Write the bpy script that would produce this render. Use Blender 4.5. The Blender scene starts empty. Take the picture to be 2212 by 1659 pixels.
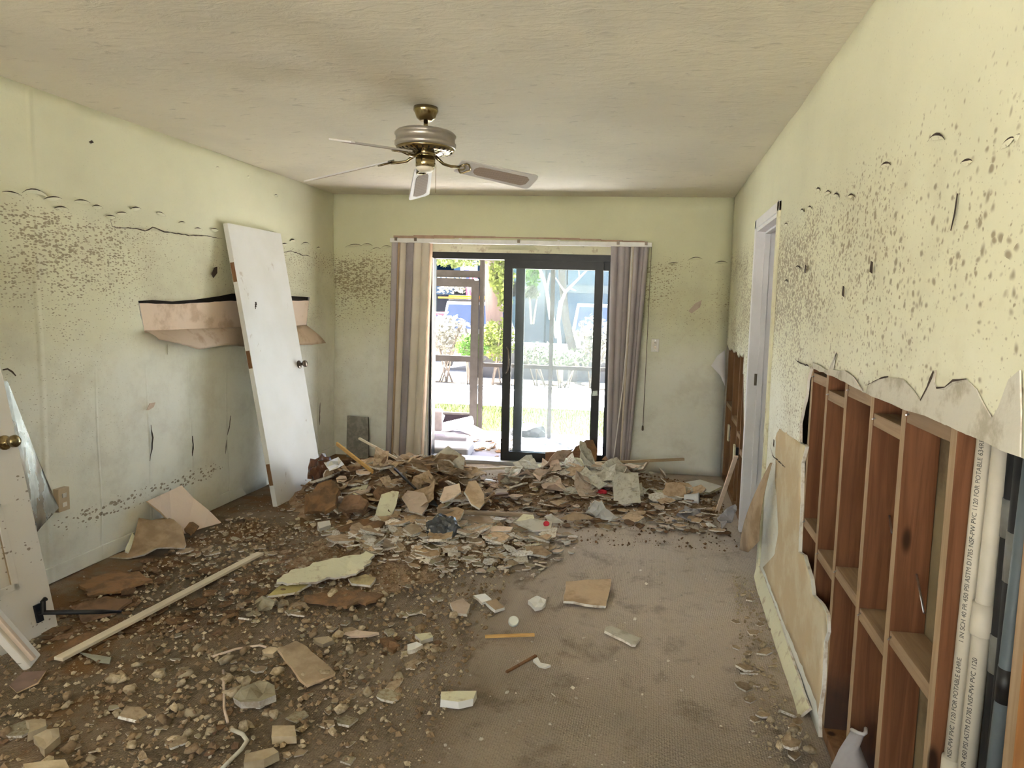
import bpy, bmesh, math, random
from mathutils import Vector, Matrix, noise
from mathutils.geometry import delaunay_2d_cdt

# ---------------------------------------------------------------- camera, sky, sun, exposure
sc = bpy.context.scene
col = sc.collection
cam_d = bpy.data.cameras.new('camera'); cam = bpy.data.objects.new('camera', cam_d); col.objects.link(cam)
YAW, PITCH, ROLL, FOCAL = -0.129137, -0.0993168, 0.0293826, 1500.0
fwd = Vector((math.sin(YAW)*math.cos(PITCH), math.cos(YAW)*math.cos(PITCH), math.sin(PITCH)))
rgt = Vector((math.cos(YAW), -math.sin(YAW), 0)); upv = rgt.cross(fwd)
r2 = math.cos(ROLL)*rgt + math.sin(ROLL)*upv
u2 = -math.sin(ROLL)*rgt + math.cos(ROLL)*upv
cam.matrix_world = Matrix(((r2.x, u2.x, -fwd.x, 0), (r2.y, u2.y, -fwd.y, 0), (r2.z, u2.z, -fwd.z, 1.535), (0, 0, 0, 1)))
cam_d.sensor_fit = 'HORIZONTAL'; cam_d.sensor_width = 36.0; cam_d.lens = FOCAL/2212*36
cam_d.shift_x = -110.912/2212; cam_d.shift_y = -20.65/2212
cam_d.clip_start = 0.05; cam_d.clip_end = 300
sc.camera = cam
sc.view_settings.view_transform = 'Standard'; sc.view_settings.look = 'None'
sc.view_settings.gamma = 1.0; sc.view_settings.use_curve_mapping = False
sc.view_settings.exposure = 1.52
sc.cycles.max_bounces = 8; sc.cycles.diffuse_bounces = 6; sc.cycles.glossy_bounces = 4
sc.cycles.transparent_max_bounces = 16; sc.cycles.sample_clamp_indirect = 8.0
sc.cycles.caustics_reflective = False; sc.cycles.caustics_refractive = False

world = bpy.data.worlds.new('sky'); sc.world = world; world.use_nodes = True
wn = world.node_tree.nodes; bg = wn['Background']
sky = wn.new('ShaderNodeTexSky'); sky.sky_type = 'NISHITA'; sky.sun_disc = False
sky.sun_elevation = math.radians(60); sky.sun_rotation = math.radians(-35); sky.air_density = 1.0; sky.dust_density = 1.5
world.node_tree.links.new(sky.outputs[0], bg.inputs[0]); bg.inputs[1].default_value = 0.5
sun_d = bpy.data.lights.new('sun', 'SUN'); sun = bpy.data.objects.new('sun', sun_d); col.objects.link(sun)
sun_d.energy = 132; sun_d.angle = math.radians(1.0); sun_d.color = (1.0, 0.985, 0.95)
sun_dir = Vector((-0.45, 0.75, 1.62)).normalized()          # towards the sun
sun.rotation_euler = (-sun_dir).to_track_quat('-Z', 'Y').to_euler()
R = random.Random(11)
XL, XR, YB, ZC = -3.103, 0.652, 6.438, 2.53

# ---------------------------------------------------------------- object helpers
def tag(o, label=None, cat=None, group=None, kind=None):
    if label: o['label'] = label
    if cat: o['category'] = cat
    if group: o['group'] = group
    if kind: o['kind'] = kind
    return o

def link(name, me, parent=None):
    o = bpy.data.objects.new(name, me); col.objects.link(o)
    if parent: o.parent = parent
    return o

def empty(name, loc=(0, 0, 0), rz=0.0):
    o = bpy.data.objects.new(name, None); col.objects.link(o)
    o.location = loc; o.rotation_euler = (0, 0, rz); o.empty_display_size = 0.1
    return o

def wpos(o):
    m = o.matrix_basis.copy()
    return m if o.parent is None else wpos(o.parent) @ m

class MB:
    """collects shapes in world space, then becomes ONE mesh object"""
    def __init__(s): s.v = []; s.f = []; s.m = []
    def add(s, vs, fs, mi=0):
        b = len(s.v); s.v += [tuple(v) for v in vs]; s.f += [tuple(i+b for i in f) for f in fs]; s.m += [mi]*len(fs)
        return s
    def box(s, a, b, mi=0):
        x0, y0, z0 = a; x1, y1, z1 = b
        if x0 > x1: x0, x1 = x1, x0
        if y0 > y1: y0, y1 = y1, y0
        if z0 > z1: z0, z1 = z1, z0
        return s.add([(x0,y0,z0),(x1,y0,z0),(x1,y1,z0),(x0,y1,z0),(x0,y0,z1),(x1,y0,z1),(x1,y1,z1),(x0,y1,z1)],
                     [(3,2,1,0),(4,5,6,7),(0,1,5,4),(1,2,6,5),(2,3,7,6),(3,0,4,7)], mi)
    def bar(s, p, q, w, h, up=(0, 0, 1), mi=0):
        p = Vector(p); q = Vector(q); d = (q-p).normalized(); u = Vector(up)
        if abs(d.dot(u)) > .98: u = Vector((1, 0, 0))
        x = d.cross(u).normalized(); z = x.cross(d).normalized()
        vs = [c + x*(sx*w/2) + z*(sz*h/2) for c in (p, q) for sx, sz in ((-1,-1),(1,-1),(1,1),(-1,1))]
        return s.add(vs, [(0,1,2,3),(7,6,5,4),(0,4,5,1),(1,5,6,2),(2,6,7,3),(3,7,4,0)], mi)
    def tube(s, pts, rad, n=10, mi=0, cap=True):
        pts = [Vector(p) for p in pts]; rs = rad if isinstance(rad, (list, tuple)) else [rad]*len(pts)
        b = []; ref = None
        for i, p in enumerate(pts):
            d = (pts[min(i+1, len(pts)-1)] - pts[max(i-1, 0)])
            d = d.normalized() if d.length > 1e-9 else Vector((0, 0, 1))
            if ref is None: ref = Vector((0, 0, 1)) if abs(d.z) < .9 else Vector((1, 0, 0))
            x = d.cross(ref).normalized(); y = x.cross(d).normalized(); ref = y
            b += [p + (x*math.cos(2*math.pi*k/n) + y*math.sin(2*math.pi*k/n))*rs[i] for k in range(n)]
        fs = []
        for i in range(len(pts)-1):
            for k in range(n):
                a = i*n+k; c = i*n+(k+1) % n
                fs.append((a, c, c+n, a+n))
        if cap: fs += [tuple(range(n))[::-1], tuple((len(pts)-1)*n+k for k in range(n))]
        return s.add(b, fs, mi)
    def lathe(s, c, prof, n=24, mi=0):
        c = Vector(c); b = []; fs = []
        for r_, z in prof:
            b += [c + Vector((r_*math.cos(2*math.pi*k/n), r_*math.sin(2*math.pi*k/n), z)) for k in range(n)]
        for i in range(len(prof)-1):
            for k in range(n):
                a = i*n+k; d = i*n+(k+1) % n
                fs.append((a, d, d+n, a+n))
        fs += [tuple(range(n))[::-1], tuple((len(prof)-1)*n+k for k in range(n))]
        return s.add(b, fs, mi)
    def build(s, name, mats, parent=None, bevel=0.0, smooth=False, origin=True, seg=2):
        me = bpy.data.meshes.new(name)
        vs = s.v
        off = Vector((0, 0, 0))
        if parent is not None:
            inv = wpos(parent).inverted(); vs = [inv @ Vector(v) for v in vs]
        elif origin:
            n = max(1, len(vs)); off = Vector((sum(v[0] for v in vs)/n, sum(v[1] for v in vs)/n, min(v[2] for v in vs)))
            vs = [Vector(v)-off for v in vs]
        me.from_pydata([tuple(v) for v in vs], [], s.f)
        if not isinstance(mats, (list, tuple)): mats = [mats]
        for m in mats: me.materials.append(m)
        if len(mats) > 1: me.polygons.foreach_set('material_index', s.m)
        bm = bmesh.new(); bm.from_mesh(me); bmesh.ops.recalc_face_normals(bm, faces=bm.faces)
        if bevel > 0: bmesh.ops.bevel(bm, geom=list(bm.edges), offset=bevel, segments=seg, affect='EDGES', profile=.6, clamp_overlap=True)
        bm.to_mesh(me); bm.free()
        if smooth:
            me.polygons.foreach_set('use_smooth', [True]*len(me.polygons))
        o = link(name, me, parent)
        if parent is None and origin: o.location = off
        return o

def jag_poly(pts, amp, step, rng, rounds=True):
    """subdivide a closed polygon (2D or 3D vectors) and shake the new points"""
    out = []
    n = len(pts)
    for i in range(n):
        a = Vector(pts[i]); b = Vector(pts[(i+1) % n]); k = max(1, int((b-a).length/step))
        for j in range(k):
            p = a.lerp(b, j/k)
            if j: p = p + Vector([rng.uniform(-amp, amp) for _ in p])
            out.append(p)
    return out

def slab(name, pts, thick, mats, parent=None, jag=0.004, step=0.05, seed=0, warp=0.0, bend=0.0, smooth=False, inset=0.0):
    """a broken sheet: 3D outline (roughly flat), thickness along its normal; slots: face, edge, back"""
    rng = random.Random(seed*7+len(pts))
    P = [Vector(p) for p in pts]
    c = sum(P, Vector((0, 0, 0)))/len(P)
    nrm = Vector((0, 0, 0))
    for i in range(len(P)): nrm += (P[i]-c).cross(P[(i+1) % len(P)]-c)
    nrm.normalize()
    if nrm.z < -0.02 or (abs(nrm.z) <= .02 and nrm.y > 0): nrm = -nrm; P.reverse()
    ex = (P[1]-P[0]).normalized(); ex = (ex - nrm*ex.dot(nrm)).normalized(); ey = nrm.cross(ex)
    q2 = [Vector(((p-c).dot(ex), (p-c).dot(ey))) for p in P]
    h2 = [(p-c).dot(nrm) for p in P]
    out = jag_poly(q2, jag, step, rng)
    xs = [q.x for q in out]; ys = [q.y for q in out]
    ext = max(max(xs)-min(xs), max(ys)-min(ys))
    g = max(step, ext/9)
    pts2 = list(out); nb = len(out)
    yy = min(ys)+g/2
    def inside(p):
        r_ = False; j = nb-1
        for i in range(nb):
            a, b = out[i], out[j]
            if (a.y > p.y) != (b.y > p.y) and p.x < (b.x-a.x)*(p.y-a.y)/(b.y-a.y)+a.x: r_ = not r_
            j = i
        return r_
    if warp or bend:
        while yy < max(ys):
            xx = min(xs)+g/2
            while xx < max(xs):
                p = Vector((xx+rng.uniform(-.2, .2)*g, yy+rng.uniform(-.2, .2)*g))
                if inside(p): pts2.append(p)
                xx += g
            yy += g
    ve, ed, fa, *_ = delaunay_2d_cdt(pts2, [(i, (i+1) % nb) for i in range(nb)], [], 1, 1e-5)
    # heights: inverse-distance of the corner heights plus warp
    def hgt(p):
        w = 0; a = 0
        for q, h in zip(q2, h2):
            k = 1/((p-q).length_squared+1e-4)**1.5; w += k; a += k*h
        z = a/w
        if warp: z += warp*noise.noise(Vector((p.x*7/max(ext, .05)*.6+seed, p.y*7/max(ext, .05)*.6, seed*1.7)))
        if bend: z += bend*(p.x/(ext/2))**2
        return z
    top = [c+ex*p.x+ey*p.y+nrm*hgt(p) for p in ve]
    bot = [t - nrm*thick + (ex*rng.uniform(-1, 1)+ey*rng.uniform(-1, 1))*inset for t in top]
    mb = MB(); n = len(top)
    mb.add(top+bot, [], 0)
    b = 0
    cnt = {}
    for f in fa:
        for i in range(len(f)):
            e = (f[i], f[(i+1) % len(f)]); cnt[tuple(sorted(e))] = cnt.get(tuple(sorted(e)), 0)+1
    for f in fa:
        mb.f.append(tuple(f)); mb.m.append(0)
        mb.f.append(tuple(i+n for i in reversed(f))); mb.m.append(2 if isinstance(mats, (list, tuple)) and len(mats) > 2 else 0)
        for i in range(len(f)):
            e = (f[i], f[(i+1) % len(f)])
            if cnt[tuple(sorted(e))] == 1:
                mb.f.append((e[1], e[0], e[0]+n, e[1]+n)); mb.m.append(1 if isinstance(mats, (list, tuple)) and len(mats) > 1 else 0)
    return mb.build(name, mats, parent, smooth=smooth)

def wall_sheet(name, outline, to3d, thick_dir, mats, disp=None, grid=0.1, parent=None, holes=()):
    """a wall or panel cut to an outline in its own plane, with a grid inside so that it can bulge"""
    outline = [Vector(p) for p in outline]
    loops = [outline]+[[Vector(p) for p in h] for h in holes]
    def ins(p, L):
        r_ = False; j = len(L)-1
        for i in range(len(L)):
            a, b = L[i], L[j]
            if (a.y > p.y) != (b.y > p.y) and p.x < (b.x-a.x)*(p.y-a.y)/(b.y-a.y)+a.x: r_ = not r_
            j = i
        return r_
    pts = []; ed = []
    for L in loops:
        L2 = []
        for i in range(len(L)):
            a, b = L[i], L[(i+1) % len(L)]; k = max(1, int((b-a).length/grid))
            L2 += [a.lerp(b, j/k) for j in range(k)]
        s0 = len(pts); pts += L2; ed += [(s0+i, s0+(i+1) % len(L2)) for i in range(len(L2))]
    x0 = min(p.x for p in outline); x1 = max(p.x for p in outline); y0 = min(p.y for p in outline); y1 = max(p.y for p in outline)
    rr = random.Random(5)
    for i in range(1, int((x1-x0)/grid)):
        for j in range(1, int((y1-y0)/grid)):
            p = Vector((x0+i*grid+rr.uniform(-.15, .15)*grid, y0+j*grid+rr.uniform(-.15, .15)*grid))
            if ins(p, loops[0]) and not any(ins(p, L) for L in loops[1:]):
                pts.append(p)
    ve, e2, fa, *_ = delaunay_2d_cdt(pts, ed, [], 0, 1e-5)
    keep = []
    for f in fa:
        c = sum((ve[i] for i in f), Vector((0, 0)))/len(f)
        if ins(c, loops[0]) and not any(ins(c, L) for L in loops[1:]): keep.append(tuple(f))
    td = Vector(thick_dir); n = len(ve)
    fr = [Vector(to3d(p.x, p.y)) - td.normalized()*(disp(p.x, p.y) if disp else 0) for p in ve]
    bk = [Vector(to3d(p.x, p.y)) + td for p in ve]
    cnt = {}
    for f in keep:
        for i in range(len(f)):
            k = tuple(sorted((f[i], f[(i+1) % len(f)]))); cnt[k] = cnt.get(k, 0)+1
    mb = MB(); mb.add(fr+bk, [])
    for f in keep:
        mb.f.append(f); mb.m.append(0); mb.f.append(tuple(i+n for i in reversed(f))); mb.m.append(0)
        for i in range(len(f)):
            e = (f[i], f[(i+1) % len(f)])
            if cnt[tuple(sorted(e))] == 1: mb.f.append((e[1], e[0], e[0]+n, e[1]+n)); mb.m.append(1)
    o = mb.build(name, mats, parent, origin=False)
    o.data.polygons.foreach_set('use_smooth', [m == 0 for m in mb.m][:len(o.data.polygons)])
    return o

# ---------------------------------------------------------------- material helpers
class G:
    def __init__(s, name, rough=.8, spec=.25):
        s.mat = bpy.data.materials.new(name); s.mat.use_nodes = True; s.nt = s.mat.node_tree
        s.bsdf = s.nt.nodes['Principled BSDF']; s.set('Roughness', rough); s.set('Specular IOR Level', spec)
        s._co = None
    def set(s, k, v): s.bsdf.inputs[k].default_value = v
    def n(s, t, **kw):
        x = s.nt.nodes.new(t)
        for k, v in kw.items(): setattr(x, k, v)
        return x
    def l(s, a, b): s.nt.links.new(a, b)
    def co(s):
        if s._co is None: s._co = s.n('ShaderNodeTexCoord').outputs['Object']
        return s._co
    def inp(s, sock, v):
        if hasattr(v, 'is_linked') or hasattr(v, 'links'): s.l(v, sock)
        else: sock.default_value = v
    def math(s, op, a, b=0.0, clamp=False):
        x = s.n('ShaderNodeMath', operation=op, use_clamp=clamp); s.inp(x.inputs[0], a); s.inp(x.inputs[1], b); return x.outputs[0]
    def sep(s, v):
        x = s.n('ShaderNodeSeparateXYZ'); s.l(v, x.inputs[0]); return x.outputs
    def comb(s, a, b, c):
        x = s.n('ShaderNodeCombineXYZ')
        for i, v in enumerate((a, b, c)): s.inp(x.inputs[i], v)
        return x.outputs[0]
    def scale(s, v, k):
        x = s.n('ShaderNodeVectorMath', operation='MULTIPLY'); s.l(v, x.inputs[0]); x.inputs[1].default_value = k; return x.outputs[0]
    def addv(s, v, k):
        x = s.n('ShaderNodeVectorMath', operation='ADD'); s.l(v, x.inputs[0]); s.inp(x.inputs[1], k); return x.outputs[0]
    def noise(s, v, sc_, det=3.0, ro=.55, dist=0.0, col=False):
        x = s.n('ShaderNodeTexNoise'); s.l(v, x.inputs['Vector']); x.inputs['Scale'].default_value = sc_
        x.inputs['Detail'].default_value = det; x.inputs['Roughness'].default_value = ro; x.inputs['Distortion'].default_value = dist
        return x.outputs['Color' if col else 'Fac']
    def voro(s, v, sc_, rnd=1.0, feature='F1'):
        x = s.n('ShaderNodeTexVoronoi', feature=feature); s.l(v, x.inputs['Vector']); x.inputs['Scale'].default_value = sc_; x.inputs['Randomness'].default_value = rnd
        return x.outputs['Distance'], (x.outputs['Color'] if feature == 'F1' else None)
    def wave(s, v, sc_, dist=2.0, det=2.0, dsc=1.0, direction='X'):
        x = s.n('ShaderNodeTexWave', bands_direction=direction); s.l(v, x.inputs['Vector']); x.inputs['Scale'].default_value = sc_
        x.inputs['Distortion'].default_value = dist; x.inputs['Detail'].default_value = det; x.inputs['Detail Scale'].default_value = dsc
        return x.outputs['Fac']
    def mapr(s, v, a, b, c=0.0, d=1.0, smooth=True):
        x = s.n('ShaderNodeMapRange', interpolation_type='SMOOTHSTEP' if smooth else 'LINEAR')
        s.inp(x.inputs[0], v)
        for i, k in enumerate((a, b, c, d)): s.inp(x.inputs[i+1], k)
        return x.outputs[0]
    def ramp(s, v, stops, interp='LINEAR'):
        x = s.n('ShaderNodeValToRGB'); s.l(v, x.inputs[0]); cr = x.color_ramp; cr.interpolation = interp
        while len(cr.elements) < len(stops): cr.elements.new(.5)
        for e, (p, c) in zip(cr.elements, stops):
            e.position = p; e.color = (c, c, c, 1) if isinstance(c, (int, float)) else (*c, 1)
        return x.outputs[0]
    def rampz(s, v, lo, hi, stops):
        """scalar ramp over real values: stops [(value, out)]"""
        t = s.mapr(v, lo, hi, 0, 1, smooth=False)
        return s.ramp(t, [((p-lo)/(hi-lo), c) for p, c in stops])
    def mix(s, f, a, b, blend='MIX'):
        x = s.n('ShaderNodeMix', data_type='RGBA', blend_type=blend, clamp_factor=True)
        s.inp(x.inputs[0], f)
        for i, v in ((6, a), (7, b)):
            if isinstance(v, tuple): x.inputs[i].default_value = (*v, 1)
            else: s.l(v, x.inputs[i])
        return x.outputs[2]
    def base(s, c):
        if isinstance(c, tuple): s.bsdf.inputs['Base Color'].default_value = (*c, 1)
        else: s.l(c, s.bsdf.inputs['Base Color'])
        return s
    def bump(s, h, st=.3, dist=.01):
        x = s.n('ShaderNodeBump'); x.inputs['Strength'].default_value = st; x.inputs['Distance'].default_value = dist
        s.l(h, x.inputs['Height'])
        prev = s.bsdf.inputs['Normal'].links
        if prev: s.l(prev[0].from_socket, x.inputs['Normal'])
        s.l(x.outputs[0], s.bsdf.inputs['Normal']); return s
    def objrand(s):
        return s.n('ShaderNodeObjectInfo').outputs['Random']

def plain(name, c, rough=.7, metal=0.0, spec=.3, var=.12, sc_=14.0, bump=0.0, bsc=60.0):
    g = G(name, rough, spec); g.set('Metallic', metal)
    if var > 0:
        nz = g.noise(g.co(), sc_, 4)
        g.base(g.mix(g.mapr(nz, .3, .7), tuple(x*(1-var) for x in c), tuple(min(1, x*(1+var)) for x in c)))
    else: g.base(c)
    if bump: g.bump(g.noise(g.co(), bsc, 4), bump, .004)
    return g.mat

def dusty(name, c, c2=(.16, .115, .07), amt=.5, sc_=9.0, rough=.9, rnd=.25, bump=.4):
    """rubble and board faces: own colour, patches of brown mud dust, a little different from piece to piece"""
    g = G(name, rough, .15)
    oi = g.objrand()
    v = g.addv(g.co(), g.comb(g.math('MULTIPLY', oi, 31.0), g.math('MULTIPLY', oi, 17.0), 0.0))
    nz = g.noise(v, sc_, 5, .65)
    k = g.mapr(nz, .62-amt*.35, .74-amt*.2)
    cc = g.mix(k, c, c2)
    br = g.mapr(oi, 0, 1, 1-rnd, 1+rnd, smooth=False)
    cc = g.mix(1.0, cc, g.comb(br, br, br), 'MULTIPLY')
    g.base(cc); g.bump(g.noise(v, 70, 4), bump, .004)
    return g.mat

def mold_layers(g, u, z, layers):
    """mould and silt specks: each layer (cell scale, stretch, density socket, seed) -> mask"""
    m = None
    for sc_, su, dens, sd, soft in layers:
        v = g.comb(g.math('MULTIPLY', u, su), z, sd)
        wob = g.noise(v, sc_*.6, 2, .5, col=True)
        v2 = g.addv(v, g.scale(wob, (.9/sc_, .9/sc_, 0)))
        d, c = g.voro(v2, sc_)
        rnd = g.sep(c)[0]
        rad = g.math('MULTIPLY', dens, g.math('ADD', g.math('MULTIPLY', rnd, .95), -.18))
        k = g.mapr(g.math('SUBTRACT', rad, d), -soft, soft)
        m = k if m is None else g.math('MAXIMUM', m, k)
    return m
# ---------------------------------------------------------------- materials of the room
PAINT = (.715, .695, .505); MOLD = (.16, .125, .07); SILT = (.34, .26, .16)
def paint(name, uax, zst, ust, layers, extra=None, base=PAINT, seams=()):
    g = G(name, .62, .22)
    x, y, z = g.sep(g.co()); u = y if uax == 'y' else x
    lo = g.noise(g.comb(u, z, 3.0), 1.9, 3, .6)
    dz = g.rampz(z, 0, 2.6, zst); du = g.rampz(u, -3.2, 6.6, ust)
    dens = g.math('MULTIPLY', g.math('MULTIPLY', dz, du), g.mapr(lo, .30, .66, .35, 1.25))
    m = mold_layers(g, u, z, [(sc_, su, (g.math('MULTIPLY', dens, k) if not callable(k) else k(g, dens, u, z)), sd, so) for sc_, su, k, sd, so in layers])
    if extra: m = g.math('MAXIMUM', m, extra(g, u, z))
    tint = g.noise(g.comb(u, z, 8.0), 1.1, 4, .6)
    c = g.mix(g.mapr(tint, .35, .7), base, tuple(k*.9 for k in base))
    c = g.mix(g.math('MULTIPLY', g.mapr(g.math('ADD', z, g.math('MULTIPLY', g.noise(g.comb(u, z, 2.0), 2.5, 4), .5)), 1.85, 1.0), .92), c, (.90, .90, .83))  # paint whitened low down, partly light bounced off the floor put into the colour
    # greyish silt film that the water left below the flood line
    film = g.math('MULTIPLY', g.math('MULTIPLY', g.mapr(z, 2.02, 1.88), g.mapr(g.noise(g.comb(u, z, 1.0), 3.1, 5, .7), .42, .72)), .22)
    c = g.mix(film, c, SILT)
    mc = g.mix(g.noise(g.comb(u, z, 4.0), 9, 2), MOLD, (.33, .24, .14))
    c = g.mix(g.math('MULTIPLY', m, .80), c, mc)
    g.base(c)
    g.bump(g.noise(g.co(), 38, 4, .6), .10, .01)
    if seams:
        s_ = None
        for sy, w in seams:
            d = g.math('ABSOLUTE', g.math('ADD', g.math('ADD', u, g.math('MULTIPLY', g.math('ADD', g.noise(g.comb(0.0, z, sy), 1.2, 2), -.5), .06)), -sy))
            k = g.mapr(d, w, 0.0)
            if w < .02: k = g.math('MULTIPLY', k, g.mapr(z, 1.15, .9))
            s_ = k if s_ is None else g.math('MAXIMUM', s_, k)
        g.bump(s_, .35, .01)
    # soft wrinkles of loosened paint
    wr = g.wave(g.comb(g.math('MULTIPLY', u, .5), z, 0.0), .55, 5.0, 3.0, 1.3, 'Y')
    g.bump(g.math('MULTIPLY', wr, g.mapr(z, 1.5, .7)), .22, .03)
    return g.mat

def left_band(g, u, z):      # dense specks along one line low on the left wall
    line = g.math('ABSOLUTE', g.math('ADD', z, -.285))
    d = g.math('MULTIPLY', g.mapr(line, .085, .012, 0, .95), g.math('MULTIPLY', g.mapr(u, 3.1, 3.35), g.mapr(u, 4.75, 4.4)))
    return mold_layers(g, u, z, [(62, .62, d, 21.0, .07)])
M = {}
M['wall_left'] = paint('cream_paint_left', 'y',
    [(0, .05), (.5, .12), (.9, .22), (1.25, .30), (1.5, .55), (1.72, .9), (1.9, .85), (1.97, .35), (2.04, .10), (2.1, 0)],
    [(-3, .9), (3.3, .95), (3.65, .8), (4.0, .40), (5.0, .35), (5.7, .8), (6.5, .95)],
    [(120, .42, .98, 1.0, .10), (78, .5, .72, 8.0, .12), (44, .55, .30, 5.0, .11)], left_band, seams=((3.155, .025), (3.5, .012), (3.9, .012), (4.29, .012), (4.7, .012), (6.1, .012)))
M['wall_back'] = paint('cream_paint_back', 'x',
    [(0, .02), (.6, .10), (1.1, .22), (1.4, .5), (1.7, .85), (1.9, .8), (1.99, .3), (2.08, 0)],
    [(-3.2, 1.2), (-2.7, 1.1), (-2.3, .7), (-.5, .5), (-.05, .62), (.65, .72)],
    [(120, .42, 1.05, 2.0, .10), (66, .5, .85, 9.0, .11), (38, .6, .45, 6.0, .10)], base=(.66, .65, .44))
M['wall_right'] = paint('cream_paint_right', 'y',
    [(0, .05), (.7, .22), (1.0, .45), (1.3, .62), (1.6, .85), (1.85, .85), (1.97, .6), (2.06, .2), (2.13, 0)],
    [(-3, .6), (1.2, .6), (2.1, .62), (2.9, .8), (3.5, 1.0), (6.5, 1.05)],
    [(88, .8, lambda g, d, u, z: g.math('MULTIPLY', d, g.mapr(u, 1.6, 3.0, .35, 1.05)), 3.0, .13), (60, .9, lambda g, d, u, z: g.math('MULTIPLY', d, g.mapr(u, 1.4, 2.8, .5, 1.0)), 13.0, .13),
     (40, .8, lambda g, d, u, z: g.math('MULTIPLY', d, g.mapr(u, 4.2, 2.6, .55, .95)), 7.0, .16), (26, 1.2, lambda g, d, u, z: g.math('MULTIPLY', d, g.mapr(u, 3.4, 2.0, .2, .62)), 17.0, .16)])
def _ceiling():
    g = G('ceiling_texture', .8, .15); v = g.co()
    n1 = g.noise(g.scale(v, (1, 2.2, 1)), 9, 5, .62, .6); n2 = g.noise(v, 1.3, 3)
    strokes = g.mapr(n1, .60, .70)
    c = g.mix(g.mapr(n2, .3, .7), (.69, .63, .50), (.62, .57, .46))
    c = g.mix(g.math('MULTIPLY', strokes, .38), c, (.35, .31, .24))
    g.base(c); g.bump(n1, .5, .012); g.bump(g.noise(v, 60, 3), .15, .004)
    return g.mat
M['ceiling'] = _ceiling()
def _carpet():
    g = G('soaked_carpet', .97, .08); x, y, z = g.sep(g.co()); v = g.co()
    big = g.noise(v, .9, 5, .6, .4); mid = g.noise(v, 4.5, 6, .7, .3); fine = g.noise(v, 26, 4, .7)
    c = g.mix(g.mapr(big, .35, .65), (.19, .145, .10), (.28, .225, .17))
    # greyer and paler towards the right and away from the camera
    c = g.mix(g.math('MULTIPLY', g.mapr(g.math('ADD', x, g.math('MULTIPLY', y, .12)), -1.0, .5), g.mapr(y, 2.0, 3.6, .30, .85)), c, (.66, .57, .49))
    c = g.mix(g.math('MULTIPLY', g.mapr(mid, .5, .68), g.mapr(x, -.9, -.2, .7, .4)), c, (.12, .088, .058))
    rust = g.math('MULTIPLY', g.mapr(x, -1.5, -2.3), g.mapr(g.noise(v, 2.3, 5, .7), .45, .62))
    c = g.mix(g.math('MULTIPLY', rust, .75), c, (.21, .105, .042))
    c = g.mix(g.math('MULTIPLY', g.mapr(fine, .62, .72), .45), c, (.42, .37, .29))
    g.base(c)
    loops, _ = g.voro(g.scale(v, (1, 1.35, 1)), 105, .35)
    g.bump(loops, .8, .006); g.bump(mid, .5, .02); g.bump(fine, .35, .006)
    return g.mat
M['carpet'] = _carpet()
def wood(name, c1, c2, along='z', knots=True, rough=.75, sc_=1.0, wet=None):
    g = G(name, rough, .2); v = g.addv(g.co(), g.comb(g.math('MULTIPLY', g.objrand(), 13.0), g.math('MULTIPLY', g.objrand(), 5.0), 0.0))
    st = {'z': (1, 1, .05), 'y': (1, .05, 1), 'x': (.05, 1, 1)}[along]
    w = g.noise(g.scale(v, st), 42*sc_, 5, .6, .8); w2 = g.noise(v, 2.0, 3)
    c = g.mix(g.mapr(w, .32, .68), c1, c2)
    c = g.mix(g.math('MULTIPLY', g.mapr(w2, .5, .75), .5), c, tuple(k*.6 for k in c1))
    if knots:
        d, _ = g.voro(g.scale(v, {'z': (1, 1, .35), 'y': (1, .35, 1), 'x': (.35, 1, 1)}[along]), 5.5)
        c = g.mix(g.mapr(d, .11, .05), c, tuple(k*.25 for k in c1))
    if wet:
        z = g.sep(g.co())[2]
        c = g.mix(g.math('MULTIPLY', g.mapr(g.math('ADD', z, g.math('MULTIPLY', g.noise(v, 9, 4), .25)), wet+.25, wet), .85), c, (.045, .032, .026))
    g.base(c); g.bump(w, .25, .003); return g.mat
M['stud'] = wood('framing_timber', (.135, .052, .023), (.215, .092, .043))
M['stud_face'] = wood('pale_timber_edge', (.33, .225, .13), (.42, .30, .19))  # paler timber for the stud faces towards the room
M['stud_wet'] = wood('water_stained_timber', (.13, .05, .023), (.20, .085, .04), wet=.22)
M['pine_stud'] = wood('orange_framing_timber', (.36, .16, .055), (.44, .22, .08))
M['stud_dark'] = wood('old_framing_timber', (.17, .085, .04), (.24, .13, .065))
M['noggin'] = wood('blocking_timber', (.28, .185, .11), (.36, .25, .155), 'y')
M['pine'] = wood('orange_pine', (.62, .36, .12), (.72, .46, .18), 'x', False)
M['whitewood'] = wood('pale_trim_wood', (.66, .57, .43), (.74, .66, .52), 'y', False)
M['brownwood'] = wood('dark_stained_wood', (.14, .075, .045), (.21, .115, .07), 'x', False)
M['gypsum'] = dusty('gypsum_core', (.76, .72, .66), (.48, .40, .31), .45, 12)
M['kraft'] = dusty('board_back_paper', (.55, .41, .275), (.40, .285, .18), .5, 6)
M['kraft_pink'] = dusty('pinkish_board_paper', (.66, .53, .43), (.50, .37, .27), .3, 5)
M['tan'] = dusty('exposed_tan_paper', (.62, .49, .32), (.70, .61, .45), .5, 4, rnd=.02)
M['greypaper'] = dusty('bare_grey_gypsum', (.60, .57, .49), (.42, .38, .30), .4, 9, rnd=.02)
M['cream'] = dusty('cream_paint_on_board', (.70, .66, .45), (.36, .28, .18), .42, 11, rnd=.1)
M['cream_clean'] = dusty('clean_cream_paint', (.74, .71, .52), (.52, .44, .30), .25, 13, rnd=.05)
M['white'] = plain('white_paint', (.80, .79, .76), .5, var=.05)
M['trimwhite'] = plain('white_trim_paint', (.76, .74, .76), .42, var=.05, sc_=5)
M['black'] = plain('black_aluminium', (.013, .013, .014), .42, 0, .4, var=.2)
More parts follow.
